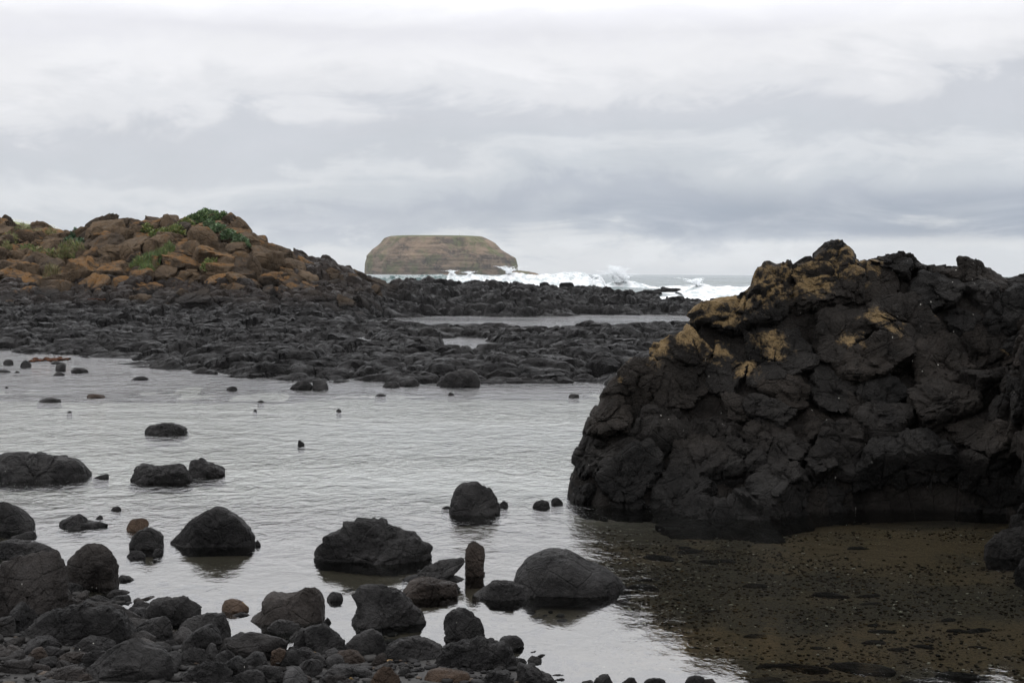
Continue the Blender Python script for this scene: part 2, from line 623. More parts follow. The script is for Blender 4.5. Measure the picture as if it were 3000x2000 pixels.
ROWS = [
    (1.0, [(-9000, .35), (1500, .32), (9000, .2)]),
    (2.5, [(-3000, .35), (1500, .3), (2400, .1), (6000, .0)]),
    (5.4, [(-1200, .32), (300, .25), (1500, .13), (1700, .03), (2000, -.08), (2600, -.15), (4200, -.1)]),
    (6.5, [(-1200, .28), (0, .20), (500, .12), (900, .03), (1450, .02), (1700, -.03), (2000, -.12), (3000, -.16), (4200, -.1)]),
    (7.2, [(-1200, .22), (0, .13), (350, .03), (600, -.035), (1300, -.04), (1700, -.06), (2200, -.11), (3000, -.12), (4200, -.1)]),
    (8.2, [(-1200, .12), (0, .03), (300, -.03), (800, -.055), (1500, -.07), (2200, -.13), (3000, -.10), (4200, 0)]),
    (10., [(-1200, .0), (0, -.055), (1500, -.08), (2300, -.15), (2700, -.07), (3000, -.05), (4200, .1)]),
    (13., [(-1200, -.1), (0, -.09), (1500, -.11), (3000, -.1), (4200, .2)]),
    (20., [(-1200, -.2), (0, -.2), (1500, -.2), (2300, -.2), (4200, 0)]),
    (22.6, [(-1200, -.25), (800, -.28), (1000, -.18), (1830, -.18), (4200, .0)]),
    (24., [(-1200, -.3), (500, -.3), (750, -.08), (900, .08), (1300, .06), (1800, .12), (2400, .15), (4200, .2)]),
    (25.6, [(-1200, -.3), (440, -.22), (600, .05), (800, .20), (1800, .25), (4200, .3)]),
    (28., [(-1200, -.2), (250, -.18), (440, .04), (600, .18), (1000, .24), (1400, .24), (4200, .3)]),
    (31.5, [(-1200, .02), (0, -.02), (200, .06), (400, .16), (1000, .22), (1290, .16), (1500, .28), (4200, .3)]),
    (35.5, [(-1200, .15), (700, .22), (960, .22), (1040, .06), (1100, .2), (1280, .1), (1310, -.40), (1435, -.40), (1475, .2), (1800, .3), (4200, .3)]),
    (38., [(-1200, .2), (700, .25), (960, .2), (990, -.35), (1085, -.35), (1120, .15), (1280, .15), (1330, -.25), (1400,-.25), (1470, .25), (1800, .3), (4200, .3)]),
    (42., [(-1200, .26), (900, .26), (1200, .12), (1500, .12), (1900, .2), (4200, .4)]),
    (47., [(-1200, .42), (850, .34), (1050, .08), (1500, .02), (1800, .02), (2000, .1), (4200, .3)]),
    (50., [(-1200, .55), (850, .4), (1050, .05), (1250, -.02), (1450, -.08), (1600, -.25), (2000, -.25), (2200, .2), (4200, .3)]),
    (53., [(1040, .1), (1090, -.25), (2050, -.35), (2200, .2), (4200, .3)]),
    (56., [(1120, -.1),(1160, -.3), (2050, -.35), (2250, .2), (4200, .3)]),
    (60., [(1150, .3), (1250, -.05), (1350, -.2), (1600, -.3), (2050, -.35), (2300, .2), (4200, .3)]),
    (64., [(1150, .9), (1250, .95), (1500, .85), (1620, .6), (1720, .05), (2000, .08), (2200, .3), (4200, .3)]),
    (68., [(1150, 1.0), (1250, 1.25), (1350, 1.1), (1500, 1.05), (1650, .75), (1760, .5), (1950, .45), (2100, .3), (4200, .3)]),
    (74., [(1140, 1.1), (1200, 1.45), (1260, 1.5), (1350, 1.15), (1440, 1.25), (1600, 1.05), (1750, .9), (1900, .55), (2050, .35), (2300, .1), (4200, .1)]),
    (80., [(1130, 1.0), (1170, 1.5), (1250, 1.55), (1320, 1.0), (1400, 1.45), (1450, 1.3), (1600, 1.0), (1680, 1.0), (1770, .9), (1900, .3), (2050, -.1), (2300, -.2), (4200, -.2)]),
    (85., [(1140, .7), (1300, .4), (1400, 1.0), (1600, .3), (1700, .6), (1770, .75), (1900, .2), (2000, -.3), (4200, -.6)]),
    (92., [(-1200, 3.0), (0, 1.5), (900, .3), (1100, .2), (1300, -.4), (1400, -.1), (1570, .2), (1600, .55), (1640, .1), (1690, .6), (1800, .5), (1900, .0), (2000, -.35), (2200, -.8), (4200, -1)]),
    (105., [(-1200, 1), (0, -.5), (700, -1.2), (4200, -1.2)]),
    (130., [(-1200, -1), (4200, -3)]),
]


def build_table(rows, extra=None):
    d = {}
    for D, pts in rows:
        d[D] = list(pts)
    for D, pts in (extra or {}).items():
        d[float(D)] = list(pts) + [q for q in d.get(float(D), [])]
    # rows which the headland adds and the flat rows lack borrow their right side from their neighbours
    Ds = sorted(d)
    us = np.arange(-9000, 9001, 10.0)
    Z = np.array([np.interp(us, [p[0] for p in sorted(d[D])], [p[1] for p in sorted(d[D])]) for D in Ds], np.float32)
    return np.array(Ds), us, Z


TD, TU, TZ = build_table(ROWS, MOUND)
TZ[TD < 9] = np.where(TZ[TD < 9] > 0, TZ[TD < 9] * .62, TZ[TD < 9])


def lookup(x, y, Ds, us, Z):
    y = np.maximum(y, 0.5)
    u = 1500 + FPX * x / y
    ui = np.clip((u - us[0]) / (us[1] - us[0]), 0, len(us) - 1.001)
    i0 = ui.astype(np.int32)
    fu = ui - i0
    j = np.clip(np.searchsorted(Ds, y) - 1, 0, len(Ds) - 2)
    fd = np.clip((y - Ds[j]) / (Ds[j + 1] - Ds[j]), 0, 1)
    a = Z[j, i0] * (1 - fu) + Z[j, i0 + 1] * fu
    b = Z[j + 1, i0] * (1 - fu) + Z[j + 1, i0 + 1] * fu
    return a * (1 - fd) + b * fd


def ground0(x, y):
    return lookup(x, y, TD, TU, TZ)


def shelf_h(x, y):
    """lava shelf: plates with cracks between them, humps and hollows"""
    n = len(x)
    p = np.stack([x, y, np.zeros(n)], 1).astype(np.float32)
    wv = np.stack([fbm(p * .5, 3, s=11), fbm(p * .5, 3, s=21)], 1)
    h0 = ground0(x + wv[:, 0] * .8, y + wv[:, 1] * 1.1)
    q = p.copy()
    q[:, :2] += wv * .9
    amp = np.clip(.55 + (y - 24) * .012, .5, 1.6) * sstep(h0, -.25, .18)
    a1, b1, c1 = worley(q * np.array([.42, .62, 0]) + .5, 3, 2)
    a2, b2, c2 = worley(q * np.array([1.1, 1.6, 0]) + .5, 5, 2)
    a3, b3, c3 = worley(q * np.array([2.6, 3.6, 0]) + .5, 9, 2)
    h = h0 + amp * (.34 * (c1 - .5) + .22 * (.55 - a1) * (1 - .3 * c1) - .24 * np.exp(-(b1 - a1) * 10))
    h += amp * (.25 * (c2 - .5) + .12 * (.5 - a2) - .16 * np.exp(-(b2 - a2) * 12))
    h += amp * (.11 * (c3 - .5) + .045 * (.5 - a3) - .055 * np.exp(-(b3 - a3) * 10))
    h += amp * (.10 * fbm(p * .8, 4, .55, s=31, kind='r') - .02)
    h += .012 * fbm(p * 9, 3, .6, s=41) * sstep(h0, -.2, .1)
    return h


def fan(name, u0, u1, du, D0, D1, nD, hfun, mat, attrs_fun=None, power=1.0, jitter=0.0):
    us = np.arange(u0, u1 + du, du)
    t = np.linspace(0, 1, nD)
    Ds = D0 + (D1 - D0) * t ** power
    Uu, DD = np.meshgrid(us, Ds)
    X = (Uu - 1500) / FPX * DD
    x, y = X.ravel(), DD.ravel()
    z = hfun(x, y)
    V = np.stack([x, y, z], 1)
    if jitter:
        # undercut edges: lean the plates out over their cracks
        g = np.gradient(z.reshape(DD.shape), axis=0) / np.gradient(DD, axis=0)
        V[:, 1] += np.clip(-jitter * np.clip(g, 0, 2).ravel(), -.12, 0)
    F = grid_faces(len(Ds), len(us))
    return mesh(name, V, F, attrs_fun(V) if attrs_fun else None, sharp=50 if jitter else 0)


# pool bed
def bed_h(x, y):
    p = np.stack([x, y, np.zeros(len(x))], 1)
    h = ground0(x, y) + .018 * fbm(p * 1.3, 4, s=51) - .008
    return np.where(y > 19, np.minimum(h, -.16), h)


def bed_attr(V):
    u = 1500 + FPX * V[:, 0] / V[:, 1]
    # pale sand over most of the pool, far bed whitened in place of brighter reflection, brown gravel in the right-hand corner and on the shore
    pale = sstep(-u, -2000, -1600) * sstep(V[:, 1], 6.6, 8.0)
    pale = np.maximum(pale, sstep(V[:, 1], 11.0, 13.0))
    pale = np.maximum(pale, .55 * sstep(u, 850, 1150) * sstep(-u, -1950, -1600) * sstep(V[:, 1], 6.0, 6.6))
    s = np.exp(-(((V[:, 0] - 2.55) / 1.2) ** 2 + ((V[:, 1] - 7.3) / .45) ** 2)) * .22
    s += np.exp(-(((V[:, 0] - 3.2) / 1.3) ** 2 + ((V[:, 1] - 9.7) / .6) ** 2)) * .24
    s -= np.exp(-(((V[:, 0] - 1.4) / .9) ** 2 + ((V[:, 1] - 8.8) / .8) ** 2)) * .14
    s -= .4 * sstep(V[:, 2], -.06, .0) * sstep(-u, -1900, -1500)
    pale *= 1 - sstep(V[:, 2], -.03, .02)
    shore = sstep(V[:, 2], -.045, .0) * sstep(-u, -2100, -1700)
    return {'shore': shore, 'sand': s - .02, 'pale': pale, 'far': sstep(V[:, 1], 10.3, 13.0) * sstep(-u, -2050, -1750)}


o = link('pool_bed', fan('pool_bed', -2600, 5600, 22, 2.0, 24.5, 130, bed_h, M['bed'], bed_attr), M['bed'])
tag(o, 'brown gravel and sand bed of the tide pool', kind='structure')
o = link('near_shore', fan('near_shore', -9000, 9000, 90, 0.6, 2.05, 20, bed_h, M['bed'], bed_attr), M['bed'])
tag(o, 'shingle shore underfoot', kind='structure')

# the lava shelf and the ridge beyond the second pool
shelf_attr = lambda V: {'brown': .35 * sstep(V[:, 2], .5, 1.1) * sstep(-V[:, 0], 4, 9), 'lichen': np.zeros(len(V))}
shelf = link('rock_shelf', fan('rock_shelf', -480, 3480, 4.2, 22.3, 57.4, 310, shelf_h, M['shelf'], shelf_attr, 1.25, .10), M['shelf'])
tag(shelf, 'flat black lava shelf with cracks and puddles beyond the pool', kind='structure')
ridge = link('rock_ridge', fan('rock_ridge', 860, 2900, 4.2, 57.2, 108, 250, shelf_h, M['shelf'], shelf_attr, 1.1, .15), M['shelf'])
tag(ridge, 'low black lava ridge between the second pool and the surf', kind='structure')

# pool water: one level sheet; the rock breaks through it
V = np.array([(-14, 1.2, 0), (14, 1.2, 0), (45, 66, 0), (-45, 66, 0)], float)
rows, cols = 40, 40
ys = np.linspace(1.2, 66.5, rows)
G = np.array([[(-(9 + yy * .65) + (18 + yy * 1.3) * k / (cols - 1), yy, 0.0) for k in range(cols)] for yy in ys]).reshape(-1, 3)
o = link('tide_pool_water', mesh('tide_pool_water', G, grid_faces(rows, cols)), M['water'])
tag(o, 'still grey tide pool water reflecting the overcast sky', kind='structure')


# ------------------------------------------------------------------ rocks by jointing (Voronoi cells cut by an outer form)
def fast_grid(fn, x0, x1, y0, y1, step):
    xs = np.arange(x0, x1 + step, step)
    ys = np.arange(y0, y1 + step, step)
    Xg, Yg = np.meshgrid(xs, ys)
    Zg = fn(Xg.ravel(), Yg.ravel()).reshape(Xg.shape).astype(np.float32)

    def look(x, y):
        a = np.clip((x - x0) / step, 0, len(xs) - 1.001)
        b = np.clip((y - y0) / step, 0, len(ys) - 1.001)
        i, j = a.astype(np.int32), b.astype(np.int32)
        fa, fb = a - i, b - j
        return (Zg[j, i] * (1 - fa) + Zg[j, i + 1] * fa) * (1 - fb) + (Zg[j + 1, i] * (1 - fa) + Zg[j + 1, i + 1] * fa) * fb
    return look


def depth_below(H, p, e=.12):
    h = H(p[:, 0], p[:, 1])
    gx = (H(p[:, 0] + e, p[:, 1]) - H(p[:, 0] - e, p[:, 1])) / (2 * e)
    gy = (H(p[:, 0], p[:, 1] + e) - H(p[:, 0], p[:, 1] - e)) / (2 * e)
    return (h - p[:, 2]) / np.sqrt(1 + gx * gx + gy * gy)


def poisson(cands, radii, fixed=None):
    """greedy dart throwing; cands in random order"""
    keep = []
    pts = np.zeros((0, 3)) if fixed is None else np.asarray(fixed)
    rr = np.zeros(0) if fixed is None else np.full(len(pts), .01)
    for c, r in zip(cands, radii):
        if len(pts):
            d2 = ((pts - c) ** 2).sum(1)
            if (d2 < (np.maximum(rr, r) * .5 + np.minimum(np.maximum(rr, .0), r) * .5) ** 2).any():
                continue
        pts = np.vstack([pts, c])
        rr = np.append(rr, r)
        keep.append((c, r))
    return keep


def vnoise(V, f, s, oct=2):
    return np.stack([fbm(V * f, oct, s=s), fbm(V * f + 31.7, oct, s=s + 3), fbm(V * f - 57.1, oct, s=s + 6)], 1)


def cell_block(i, seeds, aniso, H, extra, n, k, rmax, rng, disp, edge=0.006, off=0.0, tilt=0.2, facets=6, outward=(0, -.5, .8), wob=.16, fc=(.42, .85)):
    """one joint-bounded block, star-shaped about its seed"""
    s = seeds[i]
    dv, F = sphere(n)
    dl = (seeds - s) * aniso
    d2 = (dl ** 2).sum(1)
    order = np.argsort(d2)[1:24]
    inv = np.zeros(len(dv), np.float64)
    da = dv * aniso
    for j in order:
        L = math.sqrt(d2[j])
        nn = dl[j] / L + rng.normal(0, wob, 3)
        nn /= np.linalg.norm(nn)
        q = np.clip(da @ nn, 0, None) / (L * .5 * (1 + rng.uniform(-.06, .16)) + edge)
        inv += q ** k
    inv += (1.0 / rmax) ** k
    # broken faces
    ow = np.array(outward, float)
    for _ in range(facets):
        nn = rng.normal(0, 1, 3)
        nn /= np.linalg.norm(nn)
        nn = nn * .9 + ow * rng.uniform(.2, 1.0)
        nn /= np.linalg.norm(nn)
        q = np.clip(dv @ nn, 0, None) / (rmax * rng.uniform(*fc))
        inv += q ** (k * 1.2)
    rv = inv ** (-1.0 / k)
    tx, ty = rng.normal(0, tilt, 2)

    def inside(q):
        r = q[:, 2] < H(q[:, 0], q[:, 1]) + off + tx * (q[:, 0] - s[0]) + ty * (q[:, 1] - s[1])
        return r if extra is None else r & extra(q)

    steps = 14
    t_hit = rv * 1.5
    prev = np.zeros(len(dv), np.float32)
    found = np.zeros(len(dv), bool)
    for m_ in range(1, steps + 1):
        t = rv * 1.5 * m_ / steps
        q = s + dv * t[:, None]
        new = ~inside(q) & ~found
        if new.any():
            lo, hi = prev[new].copy(), t[new].copy()
            dd = dv[new]
            for _ in range(5):
                mid = (lo + hi) * .5
                ins = inside(s + dd * mid[:, None])
                lo = np.where(ins, mid, lo)
                hi = np.where(ins, hi, mid)
            t_hit[new] = np.maximum((lo + hi) * .5, rmax * .12)
            found |= new
        prev = t
    hk = k * 1.1
    inv2 = np.where(found, (1.0 / t_hit) ** hk, 0)
    r = ((1.0 / rv) ** hk + inv2) ** (-1.0 / hk)
    V = s + dv * r[:, None]
    V = V + dv * disp(V, rmax)[:, None]
    return V, F


def face_up(V, F):
    a, b, c = V[F[:, 0]], V[F[:, 1]], V[F[:, 2]]
    nrm = np.cross(b - a, c - a)
    acc = np.zeros_like(V)
    for k_ in range(F.shape[1]):
        np.add.at(acc, F[:, k_], nrm)
    acc /= np.linalg.norm(acc, axis=1)[:, None] + 1e-9
    return acc

# ------------------------------------------------------------------ the big outcrop on the right
OUT_ROWS = [
    (4.0, [(1000, -.5), (3700, -.3), (4300, .6), (5200, 2.4), (9000, 4)]),
    (6.0, [(1000, -.5), (3250, -.3), (3650, .8), (4200, 2.4), (9000, 4)]),
    (7.6, [(1000, -.5), (3050, -.3), (3150, .1), (3350, 1.1), (3900, 2.8), (9000, 4)]),
    (9.0, [(1000, -.5), (2990, -.3), (3060, .2), (3160, 1.3), (3800, 3.0), (9000, 4)]),
    (9.9, [(1000, -.5), (2250, -.4), (2400, -.15), (2550, -.2), (2900, -.3), (2990, .1), (3040, 1.0), (3120, 1.9), (3800, 3.0), (9000, 4)]),
    (10.3, [(1000, -.5), (2150, -.35), (2365, .05), (2550, .1), (2700, -.1), (2900, -.15), (2960, .3), (3000, 1.2), (3060, 1.9), (3800, 3.0), (9000, 4)]),
    (10.8, [(1000, -.6), (1850, -.4), (1980, -.1), (2060, .22), (2365, .36), (2600, .42), (2800, .5), (2900, .55), (2960, 1.0), (2990, 1.5), (3020, 1.95), (3800, 3.0), (9000, 4)]),
    (11.2, [(1000, -.6), (1640, -.45), (1700, -.1), (1760, .30), (1850, .42), (2000, .46), (2300, .55), (2600, .75), (2800, .85), (2900, .9), (2970, 1.2), (3000, 1.7), (3800, 3.0), (9000, 4)]),
    (11.6, [(1000, -.6), (1640, -.35), (1664, .15), (1690, .42), (1740, .62), (1800, .72), (2000, .80), (2300, .9), (2600, 1.05), (2800, 1.1), (2920, 1.1), (2985, 1.3), (3010, 1.8), (3800, 3), (9000, 4)]),
    (12.0, [(1000, -.6), (1645, -.4), (1668, .1), (1700, .48), (1735, .68), (1790, .92), (1830, 1.05), (1900, 1.2), (1980, 1.3), (2100, 1.18), (2180, 1.22), (2290, 1.3), (2400, 1.2), (2600, 1.3), (2800, 1.2), (2920, 1.15), (3000, 1.4), (3800, 2.8), (9000, 4)]),
    (12.4, [(1000, -.6), (1655, -.4), (1690, .2), (1735, .62), (1790, .9), (1830, 1.03), (1870, 1.22), (1957, 1.47), (2050, 1.45), (2120, 1.36), (2200, 1.38), (2280, 1.48), (2350, 1.4), (2430, 1.33), (2550, 1.43), (2640, 1.55), (2680, 1.35), (2800, 1.28), (2900, 1.2), (3000, 1.4), (3800, 2.5), (9000, 4)]),
    (13.0, [(1000, -.6), (1720, -.4), (1760, .4), (1830, .9), (1900, 1.25), (1960, 1.42), (2010, 1.54), (2055, 1.66), (2150, 1.60), (2300, 1.58), (2450, 1.60), (2550, 1.68), (2640, 1.74), (2750, 1.66), (2900, 1.56), (3000, 1.6), (3800, 2.4), (9000, 4)]),
    (13.8, [(1000, -.6), (1800, -.4), (1900, .7), (1980, 1.35), (2055, 1.62), (2150, 1.72), (2190, 1.80), (2206, 1.95), (2300, 1.96), (2400, 1.95), (2500, 1.88), (2640, 1.92), (2800, 1.86), (3000, 1.82), (3800, 2.4), (9000, 4)]),
    (15.0, [(1000, -.6), (1850, -.4), (2000, .8), (2100, 1.4), (2190, 1.7), (2208, 1.98), (2276, 2.02), (2300, 2.14), (2313, 2.30), (2345, 2.37), (2378, 2.42), (2436, 2.43), (2468, 2.36), (2490, 2.26), (2519, 2.24), (2557, 2.18), (2646, 2.1), (2700, 2.04), (3000, 1.95), (3400, 2.0), (3800, 2.3), (9000, 4)]),
    (16.2, [(1000, -.6), (1900, -.4), (2150, 1.2), (2300, 1.85), (2380, 2.2), (2440, 2.25), (2519, 2.24), (2557, 2.23), (2621, 2.24), (2646, 2.26), (2672, 2.20), (2690, 2.10), (2704, 2.06), (2748, 2.11), (2812, 2.15), (2876, 2.11), (2940, 2.04), (3000, 2.02), (3400, 2.1), (3800, 2.4), (9000, 4)]),
    (18.0, [(1000, -.6), (2000, -.4), (2300, 1.0), (2500, 1.7), (2700, 1.8), (3000, 1.7), (3800, 2.2), (9000, 4)]),
    (21.0, [(1000, -.6), (2300, -.5), (3000, -.2), (3800, .8), (9000, 4)]),
    (26.0, [(1000, -.6), (9000, .5)]),
]
# the upper tiers stand closer behind the face than the sight-line sketch above: slide them in along the sight lines
NEAR = {12.0: 11.82, 12.4: 11.94, 13.0: 12.06, 13.8: 12.2, 15.0: 12.35, 16.2: 12.5, 18.0: 14.0, 21.0: 17.0, 26.0: 24.0}
OUT_ROWS = [(NEAR.get(D, D), [(u_, 2 + (z_ - 2) * NEAR.get(D, D) / D if D > 11.9 and z_ > 0 else z_) for u_, z_ in pts]) for D, pts in OUT_ROWS]
OD, OU, OZ = build_table(OUT_ROWS)


def out_h0(x, y):
    return lookup(x, y, OD, OU, OZ)


def out_h(x, y):
    p = np.stack([x, y, np.zeros(len(x))], 1)
    w1, w2 = fbm(p * 1.5, 3, s=61), fbm(p * 1.5, 3, s=66)
    h = out_h0(x + .06 * w1, y + .10 * w2)
    return h + .05 * fbm(p * 1.1, 3, s=71) * sstep(h, -.2, .3)


OH = fast_grid(out_h, -.4, 11.0, 3.6, 26.0, .03)
CAVE = [(P(2720, 1500, 10.35), np.array([1.25, .62, .62]))]


def out_clear(q):
    r = np.ones(len(q), bool)
    for c, rad in CAVE:
        r &= (((q - c) / rad) ** 2).sum(1) > 1
    return r


def march(px, py, H, D0, D1, n=500):
    """first place where the sight line enters the form"""
    Ds = np.linspace(D0, D1, n)
    q = np.array([P(px, py, D) for D in Ds])
    hit = np.nonzero(q[:, 2] < H(q[:, 0], q[:, 1]))[0]
    return q[hit[0]] if len(hit) else q[-1]


def build_outcrop():
    rng = np.random.default_rng(12)
    root = link('rock_outcrop', None, loc=tuple(P(2400, 1540, 11.5) * np.array([1, 1, 0])))
    tag(root, 'tall black jointed rock outcrop with ochre lichen rising from the pool', 'rock outcrop')
    base = Vector(root.location)
    # seeds just under the skin
    nC = 60000
    c = np.stack([rng.uniform(.2, 7.6, nC), rng.uniform(8.5, 14.6, nC), rng.uniform(-.15, 2.6, nC)], 1)
    u = 1500 + FPX * c[:, 0] / c[:, 1]
    c = c[(u < 3350)]
    d = depth_below(OH, c, .06)
    for cc, rad in CAVE:
        e = (np.sqrt((((c - cc) / rad) ** 2).sum(1)) - 1) * rad.min()
        d = np.minimum(d, e)
    ok = (d > .05) & (d < .17)
    c = c[ok]
    size = .17 + .26 * np.clip(fbm(c * 1.0, 2, s=81) * 1.8 + .4, 0, 1) + .26 * rng.random(len(c)) ** 2.4
    size *= np.where(c[:, 2] < .35, .85, 1.0) * np.where(c[:, 1] > 12.9, 1.1, 1.0)
    keep = poisson(c, size)
    seeds = np.array([k_[0] for k_ in keep])
    sizes = np.array([k_[1] for k_ in keep])
    # hidden second layer only bounds the outer blocks from behind
    inner = []
    for s_, r_ in keep:
        p_ = s_ + np.array([.0, .35, -.30]) * (r_ / .4)
        inner.append(p_)
    allseeds = np.vstack([seeds, np.array(inner)])
    lich = [(1915, 1005, 55), (1865, 1045, 40), (1990, 960, 60), (2060, 925, 62), (2130, 890, 45), (2105, 950, 55), (2020, 990, 45),
            (2100, 1020, 34), (2255, 1000, 44), (2275, 1030, 25), (2185, 1068, 30), (2245, 845, 52), (2375, 815, 52), (2310, 800, 36), (2500, 765, 55), (2560, 765, 36),
            (2420, 775, 36), (2575, 935, 34), (2612, 972, 28), (2500, 1005, 32), (2750, 918, 18), (2440, 1008, 16), (2950, 1025, 16), (1832, 1112, 16), (2230, 800, 34),
            (2170, 900, 40), (2040, 880, 40), (2340, 850, 30)]
    blobs = [(march(a, b_, OH, 9.5, 18), r_ * 12.5 / FPX) for a, b_, r_ in lich]

    def disp(V, r):
        a = .055 * fbm(V * 2.7, 4, .5, s=91) * min(1, r / .4)
        a += .030 * (fbm(V * 8, 4, .62, s=95, kind='r') - .3)
        q = V * np.array([5.0, 5.0, 4.2]) + .5 * vnoise(V, 3.0, 97)
        F1, F2, cid = worley(q, 4)
        a -= .046 * np.exp(-(F2 - F1) * 15)
        a += .036 * (cid - .5)
        g1, g2, gid = worley(V * 11 + .6 * vnoise(V, 5.0, 93), 8)
        a -= .012 * np.exp(-(g2 - g1) * 10) - .010 * (gid - .5)
        low = sstep(-V[:, 2], -.55, -.15)
        a += low * .022 * fbm(V * 8, 3, .6, s=98, kind='b')
        return a

    for i in range(len(seeds)):
        r = sizes[i] * 1.25
        near = seeds[i][1] < 13.2
        n = int(np.clip(r / .0205 if near else r / .024, 10, 27))
        an = np.array([rng.uniform(.8, 1.2), 1.0, rng.uniform(.7, 1.25)])
        V, F = cell_block(i, allseeds, an, OH, out_clear, n, rng.choice([12., 18., 26.]), r, rng, disp, off=rng.normal(.025, .036), tilt=.14, facets=4, edge=.010, wob=.10, fc=(.52, 1.0))
        V = V + .10 * vnoise(V, 1.5, 141)
        nrm = face_up(V, F)
        L = np.zeros(len(V))
        for bc, br in blobs:
            L = np.maximum(L, np.exp(-(((V - bc) / (br * 1.22)) ** 2).sum(1)))
        L = L * sstep(nrm[:, 2] - .25 * nrm[:, 0], -.25, .5) * .95
        br_ = np.full(len(V), rng.uniform(0, .26)) * sstep(V[:, 2], .15, .8)
        deep = (depth_below(OH, V, .06) > .26) & (V[:, 1] > 10.9)
        F = F[~deep[F].all(1)]
        ob = link('block', mesh('block', V - np.array(base), F, {'brown': br_, 'lichen': L}, sharp=30), M['outcrop'], root)
    # dark heart of the rock behind the joints, with an unseen rise to the right added to shade the cove
    xs = np.arange(.3, 11.0, .055)
    ys = np.arange(3.7, 21.5, .055)
    Xg, Yg = np.meshgrid(xs, ys)
    x, y = Xg.ravel(), Yg.ravel()
    u = 1500 + FPX * x / y
    z = OH(x, y) - .15 * sstep(-u, -3420, -3300) * np.ones(len(x))
    for cc, rad in CAVE:
        e = ((x - cc[0]) / (rad[0] * 1.05)) ** 2 + ((y - cc[1]) / (rad[1] * 1.05)) ** 2
        z = np.where(e < 1, np.minimum(z, -.35), z)
    p = np.stack([x, y, z], 1)
    F1, F2, cid = worley(p * 3.2 + .5 * vnoise(p, 2.0, 97), 14)
    z = z + .06 * fbm(p * 1.6, 5, .55, s=99) - .10 * np.exp(-(F2 - F1) * 9) + .10 * (cid - .5)
    F = grid_faces(len(ys), len(xs))
    zz = z[F].max(1)
    F = F[zz > -.42]
    V = np.stack([x, y, z], 1)
    link('rock_core', mesh('rock_core', V - np.array(base), F, {'brown': np.full(len(V), .15), 'lichen': np.zeros(len(V))}), M['outcrop'], root)


build_outcrop()


# ------------------------------------------------------------------ the headland on the left
HH = fast_grid(lambda x, y: ground0(x, y), -36, 0, 50, 92, .12)


